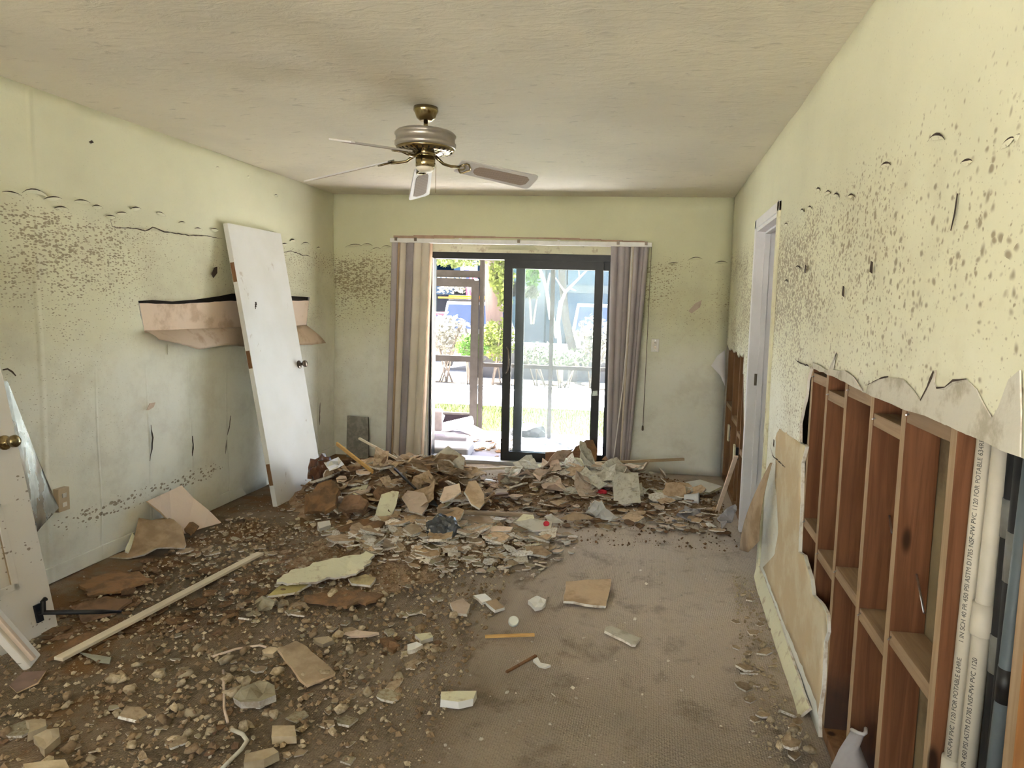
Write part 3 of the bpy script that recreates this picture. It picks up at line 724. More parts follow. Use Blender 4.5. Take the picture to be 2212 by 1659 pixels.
lav = plain('grey_vinyl_vane', (.42, .375, .38), .55, var=.06, sc_=4); lav2 = plain('dark_grey_vinyl_vane', (.33, .29, .295), .55, var=.06, sc_=4)
crm = plain('cream_vinyl_vane', (.66, .59, .49), .5, var=.05, sc_=4); tanv = plain('tan_vane_edge', (.40, .28, .17), .6, var=.1, sc_=4)
def vane(xa, ya, xb, yb, dxa, dxb, mat, curve=.012, zb=.03, zt=2.075):
    n = 5; mb = MB(); vs = []
    for z, da, db in ((zb, dxa, dxb), ((zb+zt)/2, dxa*.45, dxb*.45), (zt, 0, 0)):
        for i in range(n):
            t = i/(n-1); x = xa+da+(xb+db-xa-da)*t; y = ya+(yb-ya)*t-curve*math.sin(math.pi*t)
            vs.append((x, y, z))
    N = len(vs); vs += [(x, y+.0015, z) for x, y, z in vs]; fs = []
    for j in range(2):
        for i in range(n-1): a = j*n+i; fs += [(a, a+1, a+n+1, a+n), (N+a+n, N+a+n+1, N+a+1, N+a)]
    fs += [(0, n, N+n, N), (n, 2*n, N+2*n, N+n), (n-1, N+n-1, N+2*n-1, 2*n-1), (2*n-1, N+2*n-1, N+3*n-1, 3*n-1)]
    mb.add(vs, fs); return mb.build('vane', mat, vb, smooth=True)
vane(-2.487, 6.35, -2.425, 6.37, -.055, -.06, lav); vane(-2.43, 6.352, -2.40, 6.33, -.06, -.06, tanv)
vane(-2.402, 6.335, -2.345, 6.36, -.06, -.065, crm); vane(-2.35, 6.36, -2.265, 6.33, -.065, -.07, lav2)
vane(-2.268, 6.335, -2.19, 6.36, -.07, -.07, crm); vane(-2.195, 6.355, -2.115, 6.335, -.07, -.07, crm)
vane(-2.125, 6.36, -2.105, 6.40, -.07, -.07, tanv)
for i, (x0, x1, m) in enumerate(((-.425, -.36, lav), (-.365, -.295, lav), (-.30, -.245, lav2), (-.25, -.215, crm), (-.22, -.165, lav), (-.17, -.125, lav2), (-.13, -.085, lav))):
    vane(x0, 6.34+.02*(i % 2), x1, 6.36-.02*(i % 2), .025-.018*i, .025-.018*(i+1), m, .02, .05)
MB().tube([(-.235, 6.318, 2.06), (-.24, 6.31, 1.4), (-.27, 6.30, .8), (-.33, 6.29, .12)], .006, 6).build('slack_strip', M['white'], vb, smooth=True)
MB().tube([(-.062, 6.34, 2.08), (-.066, 6.36, 1.4), (-.074, 6.37, .45)], .0025, 5).build('cord', M['knob'], vb)
MB().lathe((-.075, 6.37, .405), [(.003, .05), (.008, .04), (.010, .01), (.006, 0)], 8).build('cord_weight', M['knob'], vb)
# ---------------------------------------------------------------- switch, outlet
q = (0.006,6.43,1.193)
sw = empty('light_switch', (q[0], YB-.01, q[2])); tag(sw, 'white wall switch to the right of the sliding door', 'switch')
MB().box((q[0]-.036, YB-.018, q[2]-.06), (q[0]+.036, YB-.006, q[2]+.06)).build('plate', M['plate'], sw, bevel=.004)
MB().box((q[0]-.012, YB-.020, q[2]-.03), (q[0]+.012, YB-.0175, q[2]+.03)).build('toggle_slot', M['knob'], sw)
MB().box((q[0]-.006, YB-.032, q[2]-.004), (q[0]+.006, YB-.018, q[2]+.018)).build('toggle', M['plate'], sw, bevel=.002)
MB().box((q[0]-.005, YB-.0195, q[2]+.044), (q[0]+.005, YB-.0175, q[2]+.05)).build('screw', M['steel'], sw)
MB().box((q[0]-.005, YB-.0195, q[2]-.05), (q[0]+.005, YB-.0175, q[2]-.044)).build('screw', M['steel'], sw)
ol = empty('wall_outlet', (XL+.012, 3.225, .43)); tag(ol, 'beige wall outlet low on the left wall beside the mirror strip', 'outlet')
MB().box((XL+.002, 3.19, .37), (XL+.035, 3.26, .495)).build('plate', M['beigeplate'], ol, bevel=.004)
for z in (.405, .455): MB().box((XL+.034, 3.212, z-.012), (XL+.037, 3.24, z+.012)).build('socket', M['gypsum'], ol, bevel=.002)
# ---------------------------------------------------------------- ceiling fan
FC = Vector((-1.22, 3.574, 0))
fan = empty('ceiling_fan', (FC.x, FC.y, ZC)); tag(fan, 'ceiling fan with brass body and four pale cane panel blades', 'fan')
body = plain('brushed_pewter', (.40, .36, .31), .34, .65, var=.06)
def lz(prof, name, m, par=fan, n=36): return MB().lathe(FC, prof, n).build(name, m, par, smooth=True)
lz([(.002, ZC), (.062, ZC), (.064, 2.512), (.056, 2.50), (.047, 2.475), (.030, 2.462), (.026, 2.462), (.002, 2.462)], 'canopy', M['brass'])
MB().tube([FC+Vector((0, 0, 2.47)), FC+Vector((0, 0, 2.40))], .011, 12).build('downrod', M['brass'], fan, smooth=True)
mot = lz([(.002, 2.412), (.11, 2.412), (.145, 2.404), (.157, 2.392), (.157, 2.385), (.151, 2.382), (.151, 2.352), (.157, 2.349), (.157, 2.332), (.148, 2.322), (.002, 2.322)], 'motor_housing', body)
lz([(.15, 2.326), (.146, 2.313), (.12, 2.303), (.085, 2.300), (.002, 2.302)], 'vented_plate', M['brass'])
mb = MB()
for k in range(28):
    a = 2*math.pi*k/28; d = Vector((math.cos(a), math.sin(a), 0)); mb.bar(FC+d*.088+Vector((0, 0, 2.3015)), FC+d*.138+Vector((0, 0, 2.3095)), .007, .006)
sl_ = mb.build('vent_slot', M['dark'], fan); sl_['kind'] = 'stuff'
lz([(.002, 2.312), (.052, 2.312), (.052, 2.288), (.043, 2.284), (.050, 2.280), (.050, 2.232), (.044, 2.226), (.002, 2.226)], 'switch_housing', M['brass'])
lz([(.002, 2.232), (.046, 2.230), (.046, 2.218), (.034, 2.206), (.002, 2.204)], 'end_cap', plain('cream_cap', (.74, .68, .55), .35))
MB().tube([FC+Vector((.052, .0, 2.25)), FC+Vector((.056, .002, 2.24)), FC+Vector((.056, .002, 2.10))], .0016, 5).build('pull_chain', M['brass'], fan)
bl_m = plain('fan_blade_paint', (.60, .57, .54), .45, var=.05, sc_=6)
cane = G('woven_cane', .7); cane.base(cane.mix(cane.voro(cane.co(), 120, .2)[0], (.42, .33, .26), (.24, .18, .14))); cane = cane.mat
def blade(th, zr, zt, pitch):
    a = math.radians(th); d = Vector((math.cos(a), math.sin(a), (zt-zr)/.47)).normalized(); w = Vector((math.sin(a), -math.cos(a), 0)).normalized()
    w = (Matrix.Rotation(math.radians(pitch), 3, d) @ w).normalized(); nrm = d.cross(w).normalized()
    if nrm.z < 0: nrm = -nrm
    o = FC+Vector((math.cos(a)*.19, math.sin(a)*.19, zr))
    def outline(l0, l1, hw0, hw1, c):
        pts = [(l0, -hw0), (l0+c*.6, -hw0-.004)]
        pts += [(l1-c, -hw1), (l1-c*.3, -hw1+c*.25), (l1, -hw1+c), (l1, hw1-c), (l1-c*.3, hw1-c*.25), (l1-c, hw1), (l0+c*.6, hw0+.004), (l0, hw0)]
        return [o+d*l+w*k for l, k in pts]
    P = outline(0, .49, .048, .066, .026); mb = MB(); n = len(P)
    mb.add([p+nrm*.004 for p in P]+[p-nrm*.004 for p in P], [tuple(range(n)), tuple(range(2*n-1, n-1, -1))]+[(i, (i+1) % n, (i+1) % n+n, i+n) for i in range(n)])
    b = mb.build('blade', bl_m, fan, bevel=.0012)
    Q = []
    for i in range(7): t = math.pi*.5+math.pi*i/6; Q.append(o+d*(.135+.04*math.cos(t))+w*(.036*math.sin(t)))
    Q += [o+d*.42-w*.040, o+d*.445-w*.022, o+d*.445+w*.022, o+d*.42+w*.040]
    m2 = MB(); n = len(Q); m2.add([q-nrm*.0042 for q in Q]+[q-nrm*.0062 for q in Q], [tuple(range(n)), tuple(range(2*n-1, n-1, -1))]+[(i, (i+1) % n, (i+1) % n+n, i+n) for i in range(n)])
    m2.build('cane_panel', cane, b)
    arm = MB(); h = FC+Vector((math.cos(a)*.055, math.sin(a)*.055, 2.292))
    arm.tube([h, h.lerp(o, .35)+Vector((0, 0, -.022)), h.lerp(o, .7)+Vector((0, 0, -.018)), o-nrm*.008+d*.005], [.010, .008, .008, .009], 8)
    for sgn, ln in ((1, .075), (-1, .075)):
        arm.tube([o-nrm*.008]+[o-nrm*.009+d*(ln*t)+w*sgn*.040*math.sin(math.pi*min(1, t*1.05)) for t in (.2, .4, .6, .8, 1)], .0055, 6)
    arm.tube([o-nrm*.009+d*.02+w*.018*math.cos(t)+d*.018*math.sin(t) for t in [i*math.pi/5 for i in range(11)]], .004, 6)
    arm.build('blade_iron', M['brass'], fan, smooth=True)
blade(44, 2.262, 2.236, -27); blade(112, 2.262, 2.170, -20); blade(177, 2.262, 2.165, -16); blade(256, 2.275, 2.215, -9)
# ---------------------------------------------------------------- loose doors and boards along the left wall
def leaning_door(name, y0, y1, foot, label, zlen=2.08, thick=.036):
    """slab door whose foot stands on the floor at x=foot and whose top rests on the left wall; local frame returned"""
    top_x = XL+.05; rise = math.sqrt(zlen**2-(foot-top_x)**2)
    e = empty(name, (foot, y0, 0)); tag(e, label, 'door')
    up = Vector((top_x-foot, 0, rise)).normalized(); nrm = Vector((up.z, 0, -up.x))
    def P(u, v, o=0.0): return Vector((foot, y0+u, 0))+up*v+nrm*o
    return e, P, y1-y0, thick
def obox(mb, P, u0, u1, v0, v1, o0, o1, mi=0):
    c = [P(u, v, o) for o in (o0, o1) for u, v in ((u0, v0), (u1, v0), (u1, v1), (u0, v1))]
    return mb.add(c, [(3, 2, 1, 0), (4, 5, 6, 7), (0, 1, 5, 4), (1, 2, 6, 5), (2, 3, 7, 6), (3, 0, 4, 7)], mi)
def door_knob(P, u, v, par, o=0.0, m=None):
    c = P(u, v, o); ax = (P(0, 0, 1)-P(0, 0, 0)); mb = MB()
    def ring(prof):
        pts = [c+ax*h for h, r_ in prof]; mb.tube(pts, [r_ for h, r_ in prof], 16)
    ring([(0, .033), (.006, .033), (.010, .026), (.011, .012), (.034, .011), (.037, .020), (.046, .027), (.058, .028), (.066, .022), (.070, .006)])
    return mb.build('knob', m or M['knob'], par, smooth=True)
doorw = G('worn_white_door', .38, .35); _v = doorw.co()
_n = doorw.noise(doorw.scale(_v, (1, 1, .6)), 9, 6, .7); _z = doorw.sep(_v)[2]
_c = doorw.mix(doorw.mapr(doorw.noise(_v, 1.6, 4), .35, .7), (.78, .77, .75), (.70, .68, .63))
_c = doorw.mix(doorw.math('MULTIPLY', doorw.mapr(_n, .64, .70), .55), _c, (.42, .34, .26))
doorw.base(_c); doorw.bump(_n, .08, .004); M['doorwhite'] = doorw.mat
e, P, W_, T_ = leaning_door('leaning_door', 4.672, 5.385, -2.698, 'white flush door leaning against the left wall with a dark knob')
obox(MB(), P, 0, W_, 0, 2.08, -T_, 0).build('door_slab', M['doorwhite'], e, bevel=.002)
ed = MB()
for v0, v1 in ((.16, .32), (1.03, 1.16), (1.66, 1.80)): obox(MB(), P, -.0022, .004, v0, v1, -T_+.004, -.003).build('hinge_mortise', M['stud_dark'], e)
door_knob(P, W_-.065, 1.005, e)
h_ = MB(); obox(h_, P, .165, .18, 1.475, 1.50, -.001, .0012); obox(h_, P, .172, .19, 1.49, 1.515, -.001, .0012); obox(h_, P, .160, .168, 1.462, 1.485, -.001, .0012); h_.build('paint_hole', M['tear'], e)
doorm = G('muddy_pinkish_door', .5, .3); _v = doorm.co()
_s = mold_layers(doorm, doorm.sep(_v)[1], doorm.sep(_v)[2], [(60, .6, doorm.math('MULTIPLY', doorm.mapr(doorm.noise(_v, 4, 4), .4, .65), .55), 3.0, .07)])
doorm.base(doorm.mix(doorm.math('MULTIPLY', _s, .8), doorm.mix(doorm.noise(_v, 3, 4), (.76, .72, .67), (.68, .62, .56)), (.18, .12, .07))); M['doorpink'] = doorm.mat
e2, P2, W2, _ = leaning_door('paneled_door', 2.02, 2.735, -2.66, 'dirty paneled door leaning at the left edge with a bronze knob')
obox(MB(), P2, 0, W2, 0, 2.05, -.036, 0).build('door_slab', M['doorpink'], e2, bevel=.006)
for u0, u1, v0, v1 in ((.12, W2-.145, .24, .62), (.12, W2-.145, .98, 1.85)):
    mo = MB()
    for a, b, c, d in ((u0, u1, v0, v0+.03), (u0, u1, v1-.03, v1), (u0, u0+.03, v0, v1), (u1-.03, u1, v0, v1)): obox(mo, P2, a, b, c, d, 0, .009)
    mo.build('panel_moulding', M['doorpink'], e2, bevel=.003)
    mo = MB(); obox(mo, P2, u1-.034, u1-.03, v0+.03, v1-.03, 0, .003); mo.build('mud_line', M['kraft'], e2)
door_knob(P2, W2-.065, .875, e2, m=M['brass'])
mo = MB(); mo.tube([P2(W2-.085, .10, .004), P2(W2-.085, .10, .03), P2(W2-.08, .15, .035), P2(W2-.065, .155, .035)], .011, 8); obox(mo, P2, W2-.10, W2-.07, .06, .14, 0, .010); mo.build('door_stop_bracket', M['black'], e2)
mo = MB(); a_ = P2(W2-.085, .10, .03); mo.tube([a_, a_+Vector((.145, .16, -.055)), a_+Vector((.20, .215, -.075))], [.011, .011, .006], 8); mo.build('door_stop_rod', M['black'], e2, smooth=True)
# pinkish post and the mirror strip behind it
pb = empty('leaning_trim_board', (-2.47, 2.42, 0)); tag(pb, 'pinkish trim board leaning at the left edge in front of the paneled door', 'board')
a_ = Vector((-2.49, 2.43, .0)); b_ = Vector((-2.99, 2.12, 1.02))
MB().bar(a_, b_, .095, .03, (1, .4, .3)).build('board', M['doorpink'], pb, bevel=.006)
MB().bar(a_+Vector((.012, -.012, .02)), b_+Vector((.012, -.012, .02)), .02, .03, (1, .4, .3)).build('bead_edge', M['kraft_pink'], pb, bevel=.005)
mi = G('clouded_mirror', .18, .5); mi.set('Metallic', .9)
_n = mi.noise(mi.scale(mi.co(), (1, 1.6, .45)), 7, 5, .65); _z = mi.sep(mi.co())[2]
_c = mi.mix(mi.mapr(_n, .42, .66), (.90, .93, .94), (.55, .57, .55)); _c = mi.mix(mi.mapr(mi.math('ADD', _z, mi.math('MULTIPLY', _n, .3)), .56, .44), _c, (.16, .17, .19))
mi.base(_c); mi.l(mi.mapr(_n, .4, .7, .12, .45), mi.bsdf.inputs['Roughness'])
ms = slab('mirror_panel', [(-2.985, 2.56, .005), (-3.045, 3.055, .335), (-3.045, 3.165, .405), (-3.075, 2.945, 1.095), (-3.078, 2.86, 1.10), (-3.05, 2.45, .80)], .005, [mi.mat, M['steel']], None, .001, .3, 2, warp=.012)
tag(ms, 'clouded silver mirror panel leaning behind the paneled door', 'mirror')
# grey tile standing against the back wall
gt = slab('slate_panel', [(-2.955,6.4,0.396),(-2.741,6.4,0.393),(-2.706,6.33,-0.045),(-2.933,6.33,-0.059)], .016, [dusty('grey_slate', (.20, .19, .165), (.28, .26, .22), .6, 22), M['tear']], None, .002, .08, 8)
tag(gt, 'dark grey slate panel standing against the back wall left of the blind', 'panel')
# ---------------------------------------------------------------- pipes in the wall at the right
pvc = plain('aged_white_pvc', (.54, .49, .40), .4, var=.08, sc_=10); blk = plain('black_foam', (.014, .014, .015), .6, var=.2); tape = plain('grey_tape', (.17, .17, .16), .35, var=.15, sc_=18); cond = plain('blue_grey_conduit', (.10, .125, .14), .4, var=.1)
ink = plain('pipe_print', (.10, .09, .08), .6, var=0)
def text_part(body, size, mat, parent, m4, name='printed_text'):
    cu = bpy.data.curves.new(name, 'FONT'); cu.body = body; cu.size = size; cu.align_y = 'CENTER'; cu.extrude = 0.0002
    tmp = bpy.data.objects.new(name, cu); col.objects.link(tmp)
    dg = bpy.context.evaluated_depsgraph_get(); me = bpy.data.meshes.new_from_object(tmp.evaluated_get(dg)); bpy.data.objects.remove(tmp)
    me.materials.clear(); me.materials.append(mat)
    me.transform((wpos(parent).inverted()) @ m4)
    return link(name, me, parent)
def pvc_pipe(a, b, rad, label, words, fit):
    p = empty('water_pipe', a); tag(p, label, 'pipe')
    A = Vector(a); B = Vector(b)
    MB().tube([A, B], rad, 16).build('pipe', pvc, p, smooth=True)
    for t in fit:
        c = A.lerp(B, t); d = (B-A).normalized(); MB().tube([c-d*.035, c-d*.033, c, c+d*.002, c+d*.035], [rad*1.28, rad*1.32, rad*1.32, rad*1.26, rad*1.26], 16).build('coupling', pvc, p, smooth=True)
    d = (B-A).normalized(); cdir = (Vector((0, 0, A.z))-Vector((A.x, A.y, A.z))).normalized(); cdir = (cdir*.9+Vector((-.45, 0, 0))).normalized(); cdir = (cdir-d*cdir.dot(d)).normalized()
    up = d.cross(cdir) if False else cdir.cross(d)
    for k, (t, txt) in enumerate(words):
        o = A.lerp(B, t)+cdir*(rad+.0006)
        m4 = Matrix(((d.x, up.x, cdir.x, o.x), (d.y, up.y, cdir.y, o.y), (d.z, up.z, cdir.z, o.z), (0, 0, 0, 1)))
        text_part(txt, .0135, ink, p, m4)
    return p
pvc_pipe((.700, 1.575, .30), (.706, 1.555, 1.50), .0170, 'white printed water pipe next to the last full stud, left of the coupled pipe', ((.215, 'NSF-PW PVC 1120 FOR POTABLE 634RE'), (.44, '1 IN SCH 40 PR 450 PSI ASTM D1785 NSF-PW PVC 1120 FOR POTABLE 634RE')), (.18,))
pvc_pipe((.708, 1.525, .30), (.722, 1.518, 1.50), .0180, 'white water pipe with a coupling halfway up, right of the uncoupled pipe', ((.185, 'SCH 40 PR 450 PSI ASTM D1785 NSF-PW PVC 1120'),), (.15, .50,))
def hose(pts, rad, label, bands, mat, name='insulated_pipe', tmat=None):
    p = empty(name, pts[0]); tag(p, label, 'pipe')
    P_ = [Vector(q) for q in pts]; MB().tube(P_, rad, 14).build('sleeve', mat, p, smooth=True)
    for z0, z1 in bands:
        seg = []
        for z in (z0, z1):
            for a, b in zip(P_, P_[1:]):
                if min(a.z, b.z) <= z <= max(a.z, b.z): seg.append(a.lerp(b, (z-a.z)/(b.z-a.z))); break
        if len(seg) == 2: MB().tube(seg, rad*1.07, 14).build('tape_band', tmat or tape, p, smooth=True)
hose([(.740, 1.500, .0), (.740, 1.490, .8), (.735, 1.485, 1.6)], .020, 'black sleeved pipe with grey tape bands beside the white pipes', ((1.09, 1.17), (.80, .88)), blk)
hose([(.728, 1.425, .0), (.730, 1.425, .8), (.726, 1.420, 1.6)], .028, 'thicker black sleeved pipe with one shiny tape band', ((1.02, 1.12),), blk)
hose([(.700, 1.405, .0), (.705, 1.395, .7), (.712, 1.372, 1.6)], .016, 'blue grey conduit beside the orange stud', ((.79, .86),), cond, 'conduit', M['black'])
# ---------------------------------------------------------------- rubble
HB = [(.30, -1.80, 5.05, .40, .34), (.17, -2.30, 4.98, .26, .28), (.10, -2.62, 5.15, .16, .2), (.17, -1.42, 5.02, .22, .26), (.085, -1.35, 4.25, .50, .36), (.04, -1.75, 3.75, .5, .35),
      (.16, -.80, 5.70, .36, .20), (.15, -.32, 5.78, .32, .19), (.08, .15, 5.85, .3, .2), (.05, -.55, 5.3, .5, .25), (.05, .35, 5.35, .2, .22), (.05, .58, 2.42, .10, .14)]
def H(x, y):
    return sum(h*math.exp(-((x-a)/sx)**2-((y-b)/sy)**2) for h, a, b, sx, sy in HB)
heapm = G('crumbled_brown_debris', .97, .08); _v = heapm.co()
_n = heapm.noise(_v, 11, 6, .75); _f = heapm.noise(_v, 55, 4, .7)
_c = heapm.mix(heapm.mapr(_n, .38, .62), (.30, .185, .105), (.48, .35, .24)); _c = heapm.mix(heapm.math('MULTIPLY', heapm.mapr(_f, .58, .68), .7), _c, (.62, .53, .42))
heapm.base(_c); heapm.bump(_n, .9, .03); heapm.bump(_f, .8, .012); M['heap'] = heapm.mat
loose = []
def mound(name, x0, x1, y0, y1, label, st=.022):
    mb = MB(); nx = int((x1-x0)/st); ny = int((y1-y0)/st); idx = {}
    for j in range(ny+1):
        for i in range(nx+1):
            x = x0+i*st; y = y0+j*st; h = H(x, y); e = min(1, h/.05)
            n_ = noise.noise(Vector((x*7, y*7, 1)))*.03+noise.noise(Vector((x*19, y*19, 5)))*.018+abs(noise.noise(Vector((x*33, y*33, 8))))*.012
            z = h*.92+e*n_-.018
            if z > -.012: idx[(i, j)] = len(mb.v); mb.v.append((x, y, z))
    for j in range(ny):
        for i in range(nx):
            k = [(i, j), (i+1, j), (i+1, j+1), (i, j+1)]
            if all(q in idx for q in k): mb.f.append(tuple(idx[q] for q in k)); mb.m.append(0)
    o = mb.build(name, M['heap'], smooth=True); tag(o, label, 'rubble', kind='stuff'); return o
mound('debris_mound', -2.85, -.55, 3.3, 5.7, 'brown crumbled debris heaped up in the middle of the floor')
mound('debris_mound', -1.5, .62, 4.95, 6.2, 'crumbled debris heaped up before the sliding door and back wall')

fib = dusty('rotten_orange_fibre', (.27, .155, .08), (.18, .115, .068), .6, 11, .98, .25, 1.2)
fibd = dusty('dark_brown_fibre', (.27, .165, .10), (.16, .10, .062), .5, 6, .98, .2, .9)
mudb = dusty('mud_coated_board', (.40, .315, .215), (.30, .225, .15), .6, 5)
gren = dusty('grey_green_plaster', (.40, .36, .26), (.27, .215, .13), .55, 7)
bagm = plain('dark_grey_plastic_film', (.075, .08, .085), .25, 0, .5, var=.3, sc_=9)
sheetm = plain('grey_plastic_sheet', (.34, .32, .34), .45, 0, .4, var=.12)
red = plain('red_plastic', (.62, .03, .06), .35, var=.05); clearp = plain('milky_plastic', (.68, .70, .72), .25, 0, .5, var=.08)

def unit_fragment(seed, thick=.10):
    rng = random.Random(seed); n = rng.choice((4, 5, 5, 6, 7)); a0 = rng.uniform(0, 6.28); asp = rng.uniform(.5, .95)
    pts = []
    for i in range(n):
        a = a0+2*math.pi*(i+rng.uniform(-.3, .3))/n; r_ = rng.uniform(.36, .56); pts.append(Vector((math.cos(a)*r_, math.sin(a)*r_*asp)))
    out = jag_poly(pts, .025, .3, rng); m = len(out); mb = MB(); t = thick
    ben = rng.uniform(-.12, .12)
    top = [(p.x, p.y, t/2+ben*(p.x*p.x-.1)) for p in out]; bot = [(p.x*rng.uniform(.86, 1.02), p.y*rng.uniform(.86, 1.02), -t/2+ben*(p.x*p.x-.1)) for p in out]
    mb.add(top+bot, [tuple(range(m))], 0); mb.f.append(tuple(range(2*m-1, m-1, -1))); mb.m.append(2)
    for i in range(m): mb.f.append((i, i+m, (i+1) % m+m, (i+1) % m)); mb.m.append(1)
    return mb
def unit_chunk(seed, flat=.7):
    rng = random.Random(seed); bm = bmesh.new()
    for _ in range(15):
        v = Vector((rng.gauss(0, 1), rng.gauss(0, 1), rng.gauss(0, 1))).normalized()*rng.uniform(.36, .54); bm.verts.new((v.x, v.y*rng.uniform(.7, 1), v.z*flat))
    bmesh.ops.convex_hull(bm, input=bm.verts)
    bmesh.ops.delete(bm, geom=[v for v in bm.verts if not v.link_faces], context='VERTS')
    me = bpy.data.meshes.new('chunk'); bm.to_mesh(me); bm.free(); return me
def mesh_of(mb, name, mats):
    me = bpy.data.meshes.new(name); me.from_pydata(mb.v, [], mb.f)
    for m in mats: me.materials.append(m)
    me.polygons.foreach_set('material_index', mb.m); return me
def unit_scrap(seed):
    rng = random.Random(seed); mb = MB(); nx, ny = 6, 4; cv = rng.uniform(.25, .9); tw = rng.uniform(-.8, .8); ns = rng.uniform(0, 9); vs = []
    for s_ in (0, 1):
        for j in range(ny):
            for i in range(nx):
                x = i/(nx-1)-.5; y = (j/(ny-1)-.5)*.7
                if i in (0, nx-1): x += rng.uniform(-.06, .06) if s_ == 0 else 0
                z = cv*x*x*(1 if y > 0 else .6)+tw*x*y+.16*noise.noise(Vector((x*3+ns, y*3, ns)))+.10
                vs.append((x, y, z-.02*s_))
    N = nx*ny; fs = []
    for j in range(ny-1):
        for i in range(nx-1): a = j*nx+i; fs += [(a, a+1, a+nx+1, a+nx), (N+a+nx, N+a+nx+1, N+a+1, N+a)]
    per = list(range(nx))+[j*nx+nx-1 for j in range(1, ny)]+[(ny-1)*nx+i for i in range(nx-2, -1, -1)]+[j*nx for j in range(ny-2, 0, -1)]
    for i in range(len(per)): a, b = per[i], per[(i+1) % len(per)]; fs.append((b, a, a+N, b+N))
    mb.add(vs, fs); return mb
face = {'cream': [M['cream'], M['gypsum'], M['kraft']], 'brown': [M['kraft'], M['gypsum'], M['kraft']], 'grey': [M['gypsum'], M['gypsum'], M['kraft']], 'mud': [mudb, M['gypsum'], mudb], 'dark': [fibd, fibd, fibd], 'rust': [fib, fib, fib], 'pink': [M['kraft_pink'], M['gypsum'], M['kraft_pink']], 'green': [gren, M['gypsum'], mudb]}
frag = {k: [mesh_of(unit_fragment(100+i*7+hash_), 'fragment', m) for i in range(6)] for hash_, (k, m) in enumerate(face.items())}
flake = {k: [mesh_of(unit_fragment(500+i*5+h_, .05), 'flake', face[k]) for i in range(6)] for h_, k in enumerate(('rust', 'dark', 'brown'))}
chm = {'beige': dusty('beige_plaster_lump', (.52, .43, .30), (.34, .26, .165), .5, 3), 'grey': dusty('grey_plaster_lump', (.58, .52, .46), (.36, .29, .21), .45, 3), 'white': dusty('white_plaster_lump', (.74, .70, .63), (.50, .42, .32), .3, 3), 'brown': dusty('brown_mud_lump', (.31, .22, .135), (.20, .135, .08), .5, 3)}
chunk = {}
for h_, (k, m) in enumerate(chm.items()):
    L = []
    for i in range(7): me = unit_chunk(40+i+h_*11, R.uniform(.5, .8)); me.materials.append(m); me.polygons.foreach_set('use_smooth', [h_ in (0, 3)]*len(me.polygons)); L.append(me)
    chunk[k] = L
scrap = {k: [mesh_of(unit_scrap(70+i+h_*9), 'scrap', [m]) for i in range(5)] for h_, (k, m) in enumerate((('kraft', M['kraft']), ('pale', M['cream']), ('grey', M['greypaper']), ('pink', M['kraft_pink'])))}
def put(name, me, x, y, size, label, cat, group, tilt=10, tz=1.0, dz=0.0, rng=R):
    o = link(name, me); t = math.radians(abs(rng.gauss(0, tilt))); ph = rng.uniform(0, 6.28)
    eul = Matrix.Rotation(ph, 3, 'Z') @ Matrix.Rotation(t, 3, 'X') @ Matrix.Rotation(rng.uniform(0, 6.28), 3, 'Z')
    o.rotation_euler = eul.to_euler(); o.scale = (size, size, size*tz)
    o.location = (x, y, max(0.0, H(x, y))+size*(.30*math.sin(t))+dz)
    loose.append((o, name, label, cat, group, size)); return o
def ell(cx, cy, rx, ry, pw=.5):
    def f():
        a = R.uniform(0, 6.283); r_ = R.random()**pw; return cx+rx*r_*math.cos(a), cy+ry*r_*math.sin(a)
    return f
def quad(*p):
    def f():
        u, v = R.random(), R.random(); a = Vector(p[0]).lerp(Vector(p[1]), u); b = Vector(p[3]).lerp(Vector(p[2]), u); q = a.lerp(b, v); return q.x, q.y
    return f
def strew(name, lib, n, where, s0, s1, label, cat, group, tilt=10, tz=1.0, rise=.03, pw=1.6):
    for _ in range(n):
        x, y = where()
        if x < XL+.14 or (x > XR-.06 and not 4.1 < y < 4.7): continue
        s = s0+(s1-s0)*R.random()**pw
        put(name, R.choice(lib), x, y, s, label, cat, group, tilt, tz, rise*s)
# heap in the middle
core = ell(-1.85, 4.98, .72, .48); apron = ell(-1.30, 4.22, .72, .46, .6); heapb = ell(-.45, 5.66, .85, .33)
strew('board_fragment', frag['brown'], 46, core, .09, .26, 'brown papered plasterboard fragment on the heap in the middle', 'fragment', 'brown fragments on the middle heap', 30, .75)
strew('board_fragment', frag['mud'], 44, core, .08, .24, 'muddy plasterboard fragment on the heap in the middle', 'fragment', 'muddy fragments on the middle heap', 32, .75)
strew('board_fragment', frag['pink'], 18, core, .07, .18, 'pinkish plasterboard fragment on the heap in the middle', 'fragment', 'pinkish fragments on the middle heap', 30, .75)
strew('fibre_flake', flake['dark'], 60, core, .06, .22, 'dark brown rotten fibre flake on the heap in the middle', 'flake', 'dark flakes on the middle heap', 28, 1.0)
strew('fibre_flake', flake['rust'], 50, core, .05, .18, 'rust brown rotten fibre flake on the heap in the middle', 'flake', 'rust brown flakes on the middle heap', 28, 1.0)
strew('paper_scrap', scrap['kraft'], 40, core, .10, .26, 'torn brown paper scrap on the heap in the middle', 'paper', 'brown paper scraps on the middle heap', 30)
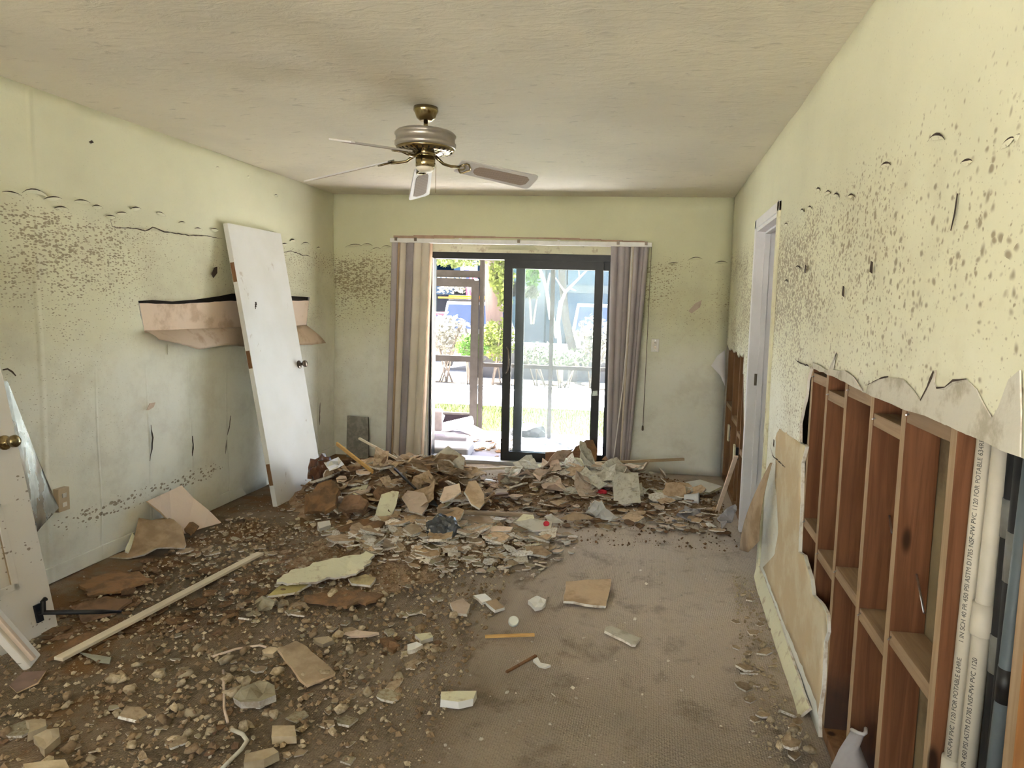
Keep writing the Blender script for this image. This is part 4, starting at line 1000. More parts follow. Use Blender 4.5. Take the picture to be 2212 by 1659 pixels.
# layer of broken board in front of it
strew('board_fragment', frag['brown'], 64, apron, .07, .22, 'brown papered plasterboard fragment before the middle heap', 'fragment', 'brown fragments before the middle heap', 12, .8)
strew('plaster_fragment', frag['grey'], 70, apron, .05, .18, 'grey white plaster fragment before the middle heap', 'fragment', 'grey white fragments before the middle heap', 14, .9)
strew('board_fragment', frag['mud'], 44, apron, .07, .22, 'muddy plasterboard fragment before the middle heap', 'fragment', 'muddy fragments before the middle heap', 14, .8)
strew('plaster_fragment', frag['cream'], 9, apron, .07, .17, 'cream painted plasterboard fragment before the middle heap', 'fragment', 'cream fragments before the middle heap', 12, .8)
strew('plaster_lump', chunk['grey'], 46, ell(-.95, 3.98, .42, .38, .6), .015, .055, 'small grey plaster lump before the middle heap', 'rubble', 'grey lumps before the middle heap', 20)
strew('plaster_lump', chunk['white'], 26, ell(-1.0, 4.0, .45, .4, .6), .015, .05, 'small white plaster lump before the middle heap', 'rubble', 'white lumps before the middle heap', 20)
# rubble field at the front left
front = quad((-2.25, 1.80), (-.95, 1.95), (-.85, 3.45), (-2.1, 3.55))
strew('plaster_lump', chunk['beige'], 120, front, .018, .080, 'beige plaster lump strewn over the carpet at front left', 'rubble', 'beige lumps at front left', 20, pw=2.2)
strew('mud_lump', chunk['brown'], 90, front, .02, .075, 'brown mud lump strewn over the carpet at front left', 'rubble', 'brown lumps at front left', 20)
strew('plaster_lump', chunk['beige'], 42, ell(-1.68, 2.35, .42, .34), .02, .085, 'beige plaster lump in the dense patch at front left', 'rubble', 'beige lumps in the dense front patch', 20, pw=1.5)
strew('plaster_fragment', frag['green'], 26, front, .04, .12, 'olive grey plaster fragment on the carpet at front left', 'fragment', 'olive grey fragments at front left', 9, .9)
strew('board_fragment', frag['mud'], 20, front, .04, .13, 'mud coated board fragment on the carpet at front left', 'fragment', 'muddy fragments at front left', 9, .9)
strew('fibre_flake', flake['rust'], 75, quad((-2.8, 2.45), (-1.9, 2.9), (-1.8, 3.6), (-2.85, 3.5)), .03, .12, 'rust brown fibre flake on the carpet by the long trim strip', 'flake', 'rust flakes by the long trim strip', 8)
strew('fibre_flake', flake['dark'], 60, quad((-2.8, 2.45), (-1.8, 2.9), (-1.7, 3.7), (-2.85, 3.6)), .03, .12, 'dark brown fibre flake on the carpet by the long trim strip', 'flake', 'dark flakes by the long trim strip', 8)
strew('plaster_lump', chunk['beige'], 44, quad((-2.85, 3.4), (-1.9, 3.45), (-1.9, 4.6), (-2.85, 4.6)), .015, .055, 'beige plaster lump on the carpet near the left wall', 'rubble', 'beige lumps near the left wall', 18)
strew('board_fragment', frag['mud'], 18, quad((-2.85, 3.5), (-1.9, 3.5), (-1.9, 4.6), (-2.85, 4.6)), .04, .12, 'muddy board fragment on the carpet near the left wall', 'fragment', 'muddy fragments near the left wall', 9)
# heap by the sliding door
strew('board_fragment', frag['brown'], 42, heapb, .07, .24, 'brown papered plasterboard fragment on the heap before the back wall', 'fragment', 'brown fragments on the back heap', 24, .75)
strew('plaster_fragment', frag['grey'], 26, heapb, .06, .2, 'grey plaster fragment on the heap before the back wall', 'fragment', 'grey fragments on the back heap', 22, .75)
strew('plaster_fragment', frag['cream'], 12, heapb, .07, .2, 'cream painted plasterboard fragment on the heap before the back wall', 'fragment', 'cream fragments on the back heap', 20, .75)
strew('paper_scrap', scrap['grey'], 20, heapb, .12, .3, 'curled grey paper scrap on the heap before the back wall', 'paper', 'grey paper scraps on the back heap', 22)
strew('paper_scrap', scrap['pink'], 14, heapb, .12, .26, 'curled pinkish paper scrap on the heap before the back wall', 'paper', 'pinkish paper scraps on the back heap', 22)
strew('fibre_flake', flake['brown'], 56, quad((-1.25, 4.75), (.5, 4.75), (.5, 5.6), (-1.3, 5.6)), .05, .17, 'thin brown board flake on the floor between the two heaps', 'flake', 'brown flakes between the heaps', 10)
strew('fibre_flake', flake['rust'], 30, quad((-1.2, 4.7), (.5, 4.8), (.5, 5.5), (-1.2, 5.5)), .04, .13, 'rust brown flake on the floor between the two heaps', 'flake', 'rust flakes between the heaps', 10)
strew('plaster_lump', chunk['grey'], 48, quad((-1.2, 4.5), (.55, 4.8), (.55, 5.6), (-1.2, 5.6)), .015, .05, 'grey plaster lump on the floor between the two heaps', 'rubble', 'grey lumps between the heaps', 20)
# sparse right side and along the right wall
strew('plaster_chip', chunk['white'], 34, quad((-.8, 1.9), (.5, 2.3), (.5, 4.4), (-.5, 3.6)), .008, .03, 'tiny white plaster chip on the bare carpet at right', 'rubble', 'white chips on the bare carpet', 20, .5)
strew('plaster_lump', chunk['beige'], 40, quad((.44, 2.45), (.585, 2.4), (.61, 3.8), (.50, 3.8)), .012, .05, 'beige plaster lump along the foot of the right wall', 'rubble', 'lumps along the right wall', 20, .6)
strew('board_fragment', frag['mud'], 16, quad((.38, 2.45), (.58, 2.4), (.60, 3.7), (.45, 3.7)), .04, .10, 'muddy board fragment along the foot of the right wall', 'fragment', 'fragments along the right wall', 8)
strew('board_fragment', frag['mud'], 12, ell(.57, 2.40, .07, .16), .05, .14, 'muddy board fragment in the small heap below the wall hole', 'fragment', 'fragments below the wall hole', 18)
strew('plaster_lump', chunk['beige'], 22, ell(.55, 2.33, .10, .2), .02, .06, 'beige plaster lump in the small heap below the wall hole', 'rubble', 'lumps below the wall hole', 20)
# crumbs nobody could count
def crumbs(name, n, where, s0, s1, mat, label):
    rng = random.Random(n); mb = MB()
    for _ in range(n):
        x, y = where()
        if x < XL+.02 or x > XR-.03: continue
        s = s0+(s1-s0)*rng.random()**2.5; z = max(0, H(x, y))+s*.25; b = len(mb.v)
        a = rng.uniform(0, 6.28)
        pts = [(math.cos(a+k*1.571)*s*rng.uniform(.4, .8), math.sin(a+k*1.571)*s*rng.uniform(.4, .8), rng.uniform(-.2, .2)*s) for k in range(4)]+[(0, 0, s*.5), (0, 0, -s*.4)]
        mb.v += [(x+p[0], y+p[1], z+p[2]) for p in pts]
        for k in range(4): mb.f += [(b+k, b+(k+1) % 4, b+4), (b+(k+1) % 4, b+k, b+5)]; mb.m += [0, 0]
    return tag(mb.build(name, mat, origin=False), label, 'crumbs', kind='stuff')
whole = quad((-3.0, 1.7), (.62, 2.1), (.62, 5.9), (-3.0, 6.2)); leftq = quad((-2.6, 1.75), (-.7, 1.9), (-.75, 4.2), (-2.9, 4.4))
crumbs('plaster_crumbs', 2600, leftq, .004, .022, chm['beige'], 'beige plaster crumbs over the left half of the carpet')
crumbs('plaster_crumbs', 1500, whole, .003, .014, chm['grey'], 'pale plaster crumbs over the whole carpet')
crumbs('mud_crumbs', 5200, leftq, .004, .026, chm['brown'], 'brown mud crumbs over the left half of the carpet')
crumbs('mud_crumbs', 1500, quad((-1.4, 4.3), (.6, 4.4), (.6, 5.9), (-1.6, 6.1)), .004, .022, fib, 'rust brown crumbs between the two heaps')
crumbs('plaster_crumbs', 700, apron, .004, .018, chm['grey'], 'pale plaster crumbs before the middle heap')
crumbs('plaster_crumbs', 500, quad((.40, 2.3), (.60, 2.3), (.62, 4.0), (.5, 4.0)), .004, .018, chm['beige'], 'beige crumbs along the right wall')

def rubble_mass(name, lib, n, where, s0, s1, tilt, label, sets):
    rng = random.Random(n); mb = MB()
    for _ in range(n):
        x, y = where()
        if x < XL+.1 or x > XR-.06: continue
        s = s0+(s1-s0)*rng.random()**2; me = rng.choice(lib); k = rng.randrange(len(sets)//3)*3
        mt = Matrix.Translation((x, y, max(0, H(x, y))+s*.07)) @ Matrix.Rotation(rng.uniform(0, 6.28), 4, 'Z') @ Matrix.Rotation(math.radians(rng.gauss(0, tilt)), 4, 'X') @ Matrix.Scale(s, 4)
        b = len(mb.v); mb.v += [tuple(mt @ v.co) for v in me.vertices]
        for f in me.polygons: mb.f.append(tuple(b+i for i in f.vertices)); mb.m.append(k+f.material_index)
    return tag(mb.build(name, sets, origin=False), label, 'rubble', kind='stuff')
_sets = [M['kraft'], M['gypsum'], M['kraft'], mudb, M['gypsum'], mudb, M['gypsum'], M['gypsum'], M['kraft'], M['kraft_pink'], M['gypsum'], M['kraft'], gren, M['gypsum'], mudb]
_lib = [m for k in ('brown', 'grey', 'mud') for m in frag[k]]
rubble_mass('small_rubble', _lib, 900, ell(-1.25, 4.25, .82, .58, .6), .02, .10, 14, 'small broken plasterboard bits between the larger fragments before the heap', _sets)
rubble_mass('small_rubble', _lib, 700, ell(-1.85, 4.95, .80, .52, .6), .03, .10, 30, 'small broken board bits all over the middle heap', _sets[:6]+[fibd]*3+[fib]*3)
rubble_mass('small_rubble', _lib, 900, quad((-1.25, 4.55), (.55, 4.75), (.55, 5.75), (-1.35, 5.95)), .02, .10, 13, 'small broken board bits on the floor between the heaps and the doorway', _sets[:6]+[fibd]*3+[fib]*3+_sets[9:12])
rubble_mass('small_rubble', _lib, 420, quad((-2.85, 3.35), (-1.7, 3.3), (-1.7, 4.75), (-2.85, 4.75)), .015, .06, 12, 'small muddy bits on the carpet near the left wall', _sets[3:6]+[fibd]*3+_sets[12:])
rubble_mass('small_rubble', _lib, 420, front, .012, .05, 12, 'small muddy bits among the lumps at front left', _sets[3:6]+[fibd]*3+_sets[12:])
# ---------------------------------------------------------------- pieces one can point at
anchors = []
def piece(name, pts, mats, label, cat, thick=.012, jag=.004, step=.05, seed=1, warp=0.0, bend=0.0, inset=.003):
    o = tag(slab(name, pts, thick, mats, None, jag, step, seed, warp, bend, False, inset), label, cat); anchors.append((o.location.x, o.location.y, label)); return o
WT = [M['white'], M['gypsum'], M['kraft']]; CR = [M['cream_clean'], M['gypsum'], M['kraft']]; BR = [M['kraft'], M['gypsum'], M['kraft']]
piece('plasterboard_sheet', [(-1.906,3.282,0.05),(-1.917,3.37,0.06),(-1.877,3.432,0.07),(-1.794,3.52,0.08),(-1.692,3.602,0.09),(-1.603,3.712,0.09),(-1.544,3.679,0.09),(-1.513,3.566,0.08),(-1.54,3.476,0.07),(-1.598,3.429,0.06),(-1.684,3.366,0.05),(-1.76,3.312,0.05),(-1.85,3.287,0.045)], CR, 'large cream painted plasterboard sheet with torn edges in front of the heap', 'plasterboard', .012, .013, .022, 2, .012)
piece('plasterboard_piece', [(-0.427,3.649,0.03),(-0.184,3.739,0.03),(-0.183,3.56,0.025),(-0.188,3.402,0.02),(-0.3,3.408,0.02),(-0.409,3.42,0.02)], BR, 'square brown papered plasterboard piece at the right end of the rubble', 'plasterboard', .013, .004, .05, 3, .006)
piece('plasterboard_strip', [(-0.173,3.182,0.015),(-0.145,3.197,0.015),(-0.006,3.101,0.015),(-0.025,3.035,0.015),(-0.046,3.031,0.015),(-0.176,3.143,0.015)], [M['greypaper'], M['gypsum'], M['kraft']], 'cream plasterboard strip alone on the bare carpet at right', 'plasterboard', .012, .004, .05, 4)
piece('plaster_block', [(-0.761,2.472,0.035),(-0.629,2.502,0.035),(-0.626,2.448,0.035),(-0.677,2.417,0.035),(-0.745,2.42,0.035)], [M['cream_clean'], M['white'], M['white']], 'white edged plaster block on the carpet at front centre', 'rubble', .03, .003, .05, 5)
piece('plaster_block', [(-1.28,2.166,0.03),(-1.204,2.18,0.03),(-1.167,2.124,0.03),(-1.249,2.107,0.03)], [chm['beige']]*3, 'square beige plaster block at the front left', 'rubble', .028, .003, .05, 6)
piece('plaster_block', [(-1.279,2.001,0.035),(-1.208,2.048,0.035),(-1.178,2.029,0.035),(-1.204,1.986,0.035),(-1.258,1.958,0.035)], [chm['beige']]*3, 'long beige plaster block at the bottom edge left of centre', 'rubble', .03, .004, .05, 7)
piece('plaster_block', [(-1.932,1.835,0.035),(-1.824,1.877,0.035),(-1.775,1.842,0.035),(-1.871,1.79,0.035)], [chm['beige']]*3, 'beige plaster block in the bottom left corner', 'rubble', .03, .006, .05, 8)
for k, (pp, lab) in enumerate((([(-2.105,2.016,0.05),(-2.048,2.037,0.05),(-2.005,1.996,0.05),(-2.03,1.95,0.05)], 'upper beige plaster chunk of the pair at the far front left'), ([(-2.017,1.957,0.04),(-1.966,2.003,0.05),(-1.929,1.968,0.04),(-1.932,1.913,0.03)], 'lower beige plaster chunk of the pair at the far front left'))):
    piece('plaster_chunk', pp, [chm['beige']]*3, lab, 'rubble', .03, .008, .03, 9+k, .01)
piece('board_piece', [(-1.552,2.67,0.03),(-1.524,2.78,0.02),(-1.451,2.734,0.02),(-1.232,2.556,0.02),(-1.254,2.502,0.02),(-1.301,2.448,0.02),(-1.433,2.569,0.025)], [mudb, M['kraft'], mudb], 'mud coated flat board piece on the carpet at left front', 'board', .012, .005, .05, 12, .006)
piece('plaster_slab', [(-1.514,2.297,0.03),(-1.509,2.34,0.05),(-1.457,2.379,0.06),(-1.397,2.381,0.05),(-1.359,2.327,0.04),(-1.396,2.277,0.04),(-1.465,2.269,0.03)], [gren, M['gypsum'], mudb], 'large crumbling olive plaster slab at front left', 'rubble', .03, .010, .04, 13, .02)
piece('plaster_strip', [(-1.897,3.183,0.02),(-1.9,3.302,0.025),(-1.756,3.362,0.025),(-1.78,3.253,0.02)], [dusty('olive_yellow_paint', (.50, .44, .20), (.36, .29, .14), .4, 10), M['gypsum'], mudb], 'olive yellow painted strip before the cream sheet', 'plasterboard', .012, .004, .05, 14)
piece('plaster_piece', [(-1.588,3.448,0.03),(-1.518,3.516,0.035),(-1.444,3.479,0.035),(-1.438,3.39,0.03),(-1.543,3.394,0.03)], [dusty('yellowed_paint', (.56, .47, .26), (.38, .30, .17), .45, 10), M['gypsum'], mudb], 'yellowed plaster piece at the tip of the cream sheet', 'plasterboard', .012, .005, .04, 15)
piece('fibre_mat', [(-1.715,3.203,0.02),(-1.645,3.287,0.025),(-1.517,3.337,0.025),(-1.335,3.326,0.02),(-1.364,3.217,0.02),(-1.48,3.149,0.02),(-1.61,3.167,0.02)], [fib]*3, 'rust brown rotten fibre mat before the cream sheet', 'board', .014, .020, .03, 16, .012)
piece('fibre_mat', [(-2.911,3.125,0.02),(-2.898,3.294,0.02),(-2.723,3.318,0.025),(-2.591,3.253,0.02),(-2.665,3.115,0.02),(-2.759,3.014,0.02)], [fib]*3, 'rust brown rotten fibre mat beside the paneled door', 'board', .014, .020, .03, 17, .016)
piece('fibre_mat', [(-2.743,2.886,0.02),(-2.655,3.013,0.02),(-2.512,3.008,0.02),(-2.488,2.875,0.02),(-2.565,2.77,0.02)], [fibd]*3, 'dark rotten fibre mat beside the door stop rod', 'board', .012, .014, .05, 18, .014)
piece('fibre_mat', [(-2.436,2.44,0.015),(-2.473,2.595,0.015),(-2.422,2.742,0.02),(-2.316,2.726,0.015),(-2.346,2.577,0.015)], [fib]*3, 'rust brown fibre mat between the paneled door and the trim strip', 'board', .010, .014, .05, 19, .012)
piece('veneer_sheet', [(-2.419,2.256,0.01),(-2.447,2.344,0.012),(-2.371,2.372,0.012),(-2.331,2.289,0.01),(-2.346,2.217,0.01)], [plain('purple_brown_veneer', (.22, .15, .125), .7), M['kraft'], M['kraft']], 'dark pinkish veneer sheet lying at the left edge', 'board', .005, .005, .05, 20)
piece('vinyl_scrap', [(-2.37,2.525,0.012),(-2.201,2.51,0.012),(-2.169,2.462,0.012),(-2.223,2.467,0.012)], [plain('grey_green_vinyl', (.30, .30, .24), .6)]*3, 'grey green vinyl scrap under the near end of the trim strip', 'scrap', .003, .002, .05, 21)
# long strips
def strip(name, a, b, w, h, mat, label, cat='trim', up=(0, 0, 1), bevel=.002):
    e_ = MB().bar(a, b, w, h, up).build(name, mat, bevel=bevel); return tag(e_, label, cat)
strip('trim_strip', (-2.369,2.428,0.03), (-2.249,3.701,0.03), .045, .014, M['whitewood'], 'long pale wooden trim strip lying across the carpet at left')
strip('wood_stick', (-2.419,5.05,0.413), (-2.058,4.9,0.243), .030, .014, M['pine'], 'orange yellow wooden stick poking out of the heap', 'stick', (.3, .9, .3))
strip('wood_stick', (-2.367,5.35,0.4), (-1.972,5.25,0.256), .022, .018, M['whitewood'], 'white topped thin stick poking out behind the orange one', 'stick', (.2, .2, 1))
strip('wood_pole', (-1.405,4.42,0.13), (-0.787,4.62,0.084), .032, .030, wood('grey_brown_pole', (.34, .25, .17), (.42, .33, .24), 'x', False), 'grey brown pole lying on the apron before the heap', 'stick', bevel=.010)
strip('trim_strip', (-1.656,5.95,0.039), (-0.474,5.98,0.161), .022, .020, M['whitewood'], 'thin white edged strip at the foot of the sliding door', 'trim')
strip('trim_strip', (-0.55,6.05,0.141), (0.308,6.22,0.192), .026, .022, wood('tan_batten', (.48, .34, .2), (.6, .46, .3), 'x', False), 'tan batten propped on the heap against the back wall', 'trim')
for i, q in enumerate([(-0.184,6.12,0.16),(-0.045,6.12,0.168),(0.118,6.12,0.178),(0.203,6.12,0.183)]): pass
strip('trim_strip', (-1.551,5.757,0.025), (-0.831,5.576,0.02), .035, .012, plain('bluish_white_trim', (.70, .72, .78), .4, var=.04), 'bluish white trim strip flat on the floor before the door', 'trim')
strip('trim_strip', (0.527,5.283,0.0), (0.617,5.05,0.49), .032, .012, M['kraft_pink'], 'tan trim strip leaning on the studs beside the doorway', 'trim', (.3, -1, 0))
strip('wood_splinter', (-0.714,2.984,0.012), (-0.494,3.045,0.012), .018, .010, M['pine'], 'orange split stick before the white bottle cap', 'stick')
strip('wood_splinter', (-0.553,2.702,0.01), (-0.455,2.861,0.01), .013, .008, M['stud_dark'], 'thin brown splinter on the carpet at front centre', 'stick')
strip('wood_splinter', (-1.221,5.02,0.08), (-1.049,5.05,0.104), .045, .014, M['brownwood'], 'short dark board stub right of the heap', 'stick')
strip('wood_strip', (-1.663,3.95,-0.123), (-1.65,4.2,-0.01), .035, .012, M['stud_dark'], 'short brown strip tilted beside the cream sheet', 'stick', (.6, -.6, .6))
strip('metal_rod', (-1.845,4.78,0.312), (-1.626,4.62,0.216), .014, .014, M['black'], 'thin black rod sticking out of the heap front', 'rod')
# boards standing up in the heap
piece('plasterboard_piece', [(-1.861,4.45,0.031),(-1.859,4.5,0.105),(-1.854,4.56,0.177),(-1.788,4.6,0.198),(-1.733,4.58,0.2),(-1.73,4.52,0.124),(-1.742,4.45,0.052),(-1.796,4.42,0.032)], CR, 'cream rectangular plasterboard piece standing up on the heap front', 'plasterboard', .012, .003, .06, 30)
piece('plasterboard_piece', [(-1.509,4.02,-0.09),(-1.538,4.2,0.045),(-1.389,4.22,0.049),(-1.361,4.12,-0.025),(-1.396,4.03,-0.073),(-1.445,4.0,-0.098)], [M['cream'], M['gypsum'], M['kraft']], 'cream faced plasterboard piece beside the grey plastic bag', 'plasterboard', .012, .004, .06, 31)
piece('plasterboard_piece', [(-1.631,5.0,0.36),(-1.515,5.02,0.451),(-1.378,5.0,0.374),(-1.377,4.95,0.273),(-1.467,4.95,0.295)], [M['greypaper'], M['gypsum'], M['kraft']], 'triangular pale board standing on top of the heap', 'plasterboard', .012, .002, .06, 32)
piece('board_piece', [(-1.826,4.92,0.302),(-1.625,4.95,0.385),(-1.601,4.88,0.248),(-1.783,4.88,0.258)], [fib, fib, fib], 'brown square board standing on top of the heap', 'board', .014, .003, .06, 33)
piece('board_piece', [(-1.273,4.62,0.219),(-1.28,4.75,0.259),(-1.233,4.78,0.261),(-1.14,4.66,0.197),(-1.112,4.56,0.167),(-1.132,4.5,0.144),(-1.196,4.52,0.167)], BR, 'brown oval board slab leaning on the right flank of the heap', 'board', .014, .004, .05, 34)
piece('board_piece', [(-1.428,4.55,0.169),(-1.442,4.7,0.221),(-1.35,4.76,0.238),(-1.313,4.68,0.2),(-1.337,4.6,0.181),(-1.392,4.52,0.166)], [M['kraft_pink'], M['gypsum'], M['kraft']], 'pinkish brown board slab on the heap left of the oval slab', 'board', .014, .005, .05, 35)
piece('board_piece', [(-1.69,4.52,0.176),(-1.687,4.62,0.206),(-1.558,4.6,0.193),(-1.49,4.5,0.152),(-1.495,4.38,0.11),(-1.592,4.4,0.123)], [M['kraft_pink'], M['gypsum'], M['kraft']], 'crumpled brown board piece right of the standing cream piece', 'board', .012, .005, .05, 36, .02)
piece('board_piece', [(-1.674,4.66,0.169),(-1.63,4.7,0.175),(-1.489,4.64,0.133),(-1.45,4.58,0.119),(-1.557,4.6,0.133)], [bagm]*3, 'dark grey board edge across the heap front', 'board', .010, .003, .05, 37)
piece('fibreboard_chunk', [(-2.405,4.5,0.031),(-2.406,4.55,0.124),(-2.361,4.64,0.198),(-2.291,4.7,0.221),(-2.187,4.6,0.179),(-2.148,4.46,0.106),(-2.2,4.4,0.068)], [fib]*3, 'big orange brown rotten board slab beside the foot of the white door', 'board', .03, .012, .05, 38, .03)
piece('fibreboard_chunk', [(-2.099,4.4,0.12),(-2.106,4.5,0.171),(-1.993,4.52,0.179),(-1.906,4.46,0.155),(-1.902,4.36,0.12),(-2.021,4.36,0.105)], [fibd]*3, 'dark brown rotten board slab at the heap front beside black gaps', 'board', .03, .010, .05, 39, .03)
piece('fibre_mat', [(-2.039,4.18,0.027),(-1.968,4.26,0.063),(-1.85,4.3,0.084),(-1.698,4.24,0.088),(-1.707,4.14,0.064),(-1.814,4.06,0.028)], [fib]*3, 'orange brown board slab lying before the heap front', 'board', .016, .010, .05, 40, .02)
piece('fibre_mat', [(-1.681,4.2,0.047),(-1.664,4.3,0.072),(-1.583,4.34,0.084),(-1.53,4.3,0.075),(-1.57,4.22,0.054)], [fib]*3, 'smaller orange brown slab below the crumpled board piece', 'board', .016, .008, .05, 41, .015)
piece('plasterboard_piece', [(-2.173,4.72,0.141),(-2.165,4.78,0.153),(-2.051,4.8,0.176),(-2.047,4.74,0.151),(-2.091,4.68,0.122)], CR, 'small cream painted piece high on the heap front', 'plasterboard', .012, .003, .05, 42)
piece('plasterboard_piece', [(-1.348,3.96,-0.06),(-1.25,4.0,-0.05),(-1.132,3.92,-0.092),(-1.103,3.84,-0.12),(-1.235,3.78,-0.157),(-1.292,3.88,-0.118)], [dusty('half_peeled_paper', (.60, .52, .46), (.36, .24, .14), .75, 5), M['gypsum'], M['kraft']], 'half peeled pinkish board piece before the grey bag', 'plasterboard', .012, .006, .05, 43)
piece('board_piece', [(-0.944,3.72,-0.074),(-0.965,3.82,-0.039),(-0.903,3.84,-0.042),(-0.873,3.72,-0.074)], BR, 'small upright brown board piece among the plaster lumps', 'board', .012, .002, .06, 44)
piece('plasterboard_piece', [(-1.293,4.5,0.088),(-1.053,4.5,0.085),(-1.013,4.44,0.062),(-1.161,4.42,0.07)], [M['kraft_pink'], M['white'], M['kraft']], 'pinkish board piece lying right of the grey bag', 'plasterboard', .014, .004, .05, 45)
piece('plasterboard_piece', [(-1.219,4.4,0.072),(-1.019,4.36,0.074),(-0.87,4.36,0.078),(-0.88,4.32,0.066),(-1.066,4.3,0.046),(-1.165,4.32,0.058)], [M['kraft_pink'], M['white'], M['kraft']], 'long pinkish board piece just below the shorter pinkish one', 'plasterboard', .014, .004, .05, 46)
piece('plasterboard_piece', [(-1.179,4.22,-0.015),(-1.034,4.3,0.005),(-0.864,4.28,0.012),(-0.844,4.24,0.003),(-1.009,4.2,-0.014),(-1.138,4.14,-0.027)], [M['greypaper'], M['white'], M['kraft']], 'white edged curved board strip right below the grey bag', 'plasterboard', .016, .004, .05, 47)
piece('plasterboard_piece', [(-0.88,4.5,0.072),(-0.845,4.58,0.101),(-0.774,4.58,0.1),(-0.747,4.5,0.087)], CR, 'cream piece with a dark hole right of the pole end', 'plasterboard', .012, .003, .05, 48)
piece('plasterboard_piece', [(-0.891,4.46,0.077),(-0.766,4.5,0.099),(-0.63,4.48,0.096),(-0.624,4.4,0.071),(-0.74,4.36,0.063)], [M['greypaper'], M['gypsum'], M['kraft']], 'grey board piece under the red bottle cap', 'plasterboard', .012, .004, .05, 49)
piece('plasterboard_piece', [(-0.801,3.8,-0.029),(-0.684,3.9,-0.025),(-0.498,3.95,-0.012),(-0.366,3.9,-0.021),(-0.429,3.84,-0.03),(-0.579,3.8,-0.038),(-0.715,3.78,-0.041)], [M['greypaper'], M['white'], M['kraft']], 'broad grey plaster sheet left behind the square brown piece', 'plasterboard', .012, .006, .05, 50, .01)
piece('plaster_piece', [(-0.585,3.361,0.03),(-0.547,3.415,0.035),(-0.494,3.391,0.03),(-0.502,3.323,0.02),(-0.537,3.305,0.02)], [M['white']]*3, 'white torn plaster piece left of the square brown piece', 'rubble', .02, .006, .03, 51, .015)
piece('plaster_piece', [(-0.874,3.372,0.03),(-0.819,3.407,0.03),(-0.77,3.347,0.03),(-0.811,3.316,0.02)], WT, 'white and brown plaster piece below the small upright board', 'rubble', .014, .004, .04, 52)
piece('plaster_piece', [(-0.797,3.319,0.025),(-0.747,3.352,0.03),(-0.689,3.286,0.02),(-0.727,3.246,0.02)], [M['kraft'], M['white'], M['kraft']], 'brown faced plaster piece with white edge beside the white and brown one', 'rubble', .016, .003, .04, 53)
piece('plaster_piece', [(-0.964,3.263,0.03),(-0.916,3.329,0.03),(-0.859,3.262,0.03),(-0.855,3.178,0.02),(-0.91,3.177,0.02)], [M['kraft_pink'], M['gypsum'], M['kraft']], 'angular pinkish plaster piece at the near edge of the apron', 'rubble', .014, .004, .04, 54)
# left wall: pinkish board propped up, crumpled paper sheet
piece('board_piece', [(-3.03,3.778,0.269),(-3.03,4.089,0.29),(-2.824,4.193,0.02),(-2.92,3.964,0.015)], [M['kraft_pink'], M['kraft'], M['kraft']], 'pinkish brown board propped up against the left wall', 'board', .014, .002, .09, 60)
piece('fibre_mat', [(-2.928,3.967,0.05),(-3.002,4.07,0.08),(-2.922,4.041,0.07),(-2.86,4.017,0.045),(-2.825,3.885,0.03)], [fib]*3, 'torn brown flap on the lower end of the pinkish board', 'board', .006, .006, .03, 61, .02)
piece('plasterboard_sheet', [(-3.1,3.536,0.01),(-3.02,3.619,0.02),(-3.049,3.695,0.1),(-3.093,3.782,0.15),(-2.997,3.901,0.15),(-2.865,3.856,0.09),(-2.757,3.749,0.04),(-2.732,3.697,0.02),(-2.861,3.637,0.02),(-2.958,3.536,0.01)], [M['kraft'], M['gypsum'], M['cream']], 'crumpled brown papered board sheet before the pinkish board', 'plasterboard', .010, .008, .07, 62, .05)
piece('plaster_strip', [(-2.979,3.527,0.05),(-3.086,3.717,0.09),(-3.052,3.698,0.07),(-2.958,3.529,0.04)], CR, 'cream painted edge strip at the left of the crumpled sheet', 'plasterboard', .008, .003, .05, 63)
# pieces on the back heap
piece('plasterboard_sheet', [(-1.072,5.8,0.138),(-0.902,5.95,0.172),(-0.809,6.05,0.181),(-0.456,6.0,0.162),(-0.123,5.8,0.107),(-0.132,5.65,0.081),(-0.389,5.7,0.091),(-0.764,5.85,0.137)], CR, 'large cream painted sheet draped over the heap at the back', 'plasterboard', .010, .010, .08, 70, .05)
piece('paper_sheet', [(-0.782,5.85,0.193),(-0.628,5.85,0.186),(-0.272,5.65,0.135),(-0.292,5.5,0.117),(-0.452,5.52,0.117),(-0.662,5.68,0.143)], [M['greypaper'], M['gypsum'], M['kraft']], 'folded grey paper sheet on the cream sheet at the back', 'paper', .008, .012, .05, 71, .07)
piece('paper_sheet', [(-0.963,5.6,0.128),(-0.882,5.72,0.168),(-0.836,5.78,0.189),(-0.834,5.62,0.146),(-0.883,5.5,0.11)], [M['kraft_pink'], M['gypsum'], M['kraft']], 'curled pinkish paper sheet at the left of the back heap', 'paper', .006, .006, .04, 72, .06)
piece('plasterboard_piece', [(-0.181,6.05,0.167),(-0.025,5.95,0.15),(-0.086,5.85,0.129),(-0.141,5.85,0.142),(-0.289,5.95,0.134)], [M['greypaper'], M['gypsum'], M['kraft']], 'grey folded board under the tan batten', 'plasterboard', .012, .004, .05, 73)
piece('loose_cabinet_board', [(0.189,5.772,0.07),(0.436,5.953,0.08),(0.615,5.854,0.06),(0.497,5.692,0.04),(0.317,5.699,0.05)], [M['white'], M['cream'], M['white']], 'square white panel lying flat near the doorway', 'panel', .022, .001, .2, 74)
piece('plasterboard_piece', [(-0.868,5.557,0.05),(-0.737,5.62,0.05),(-0.696,5.489,0.04),(-0.779,5.383,0.04)], CR, 'cream square at the right end of the bluish trim strip', 'plasterboard', .012, .002, .06, 75)
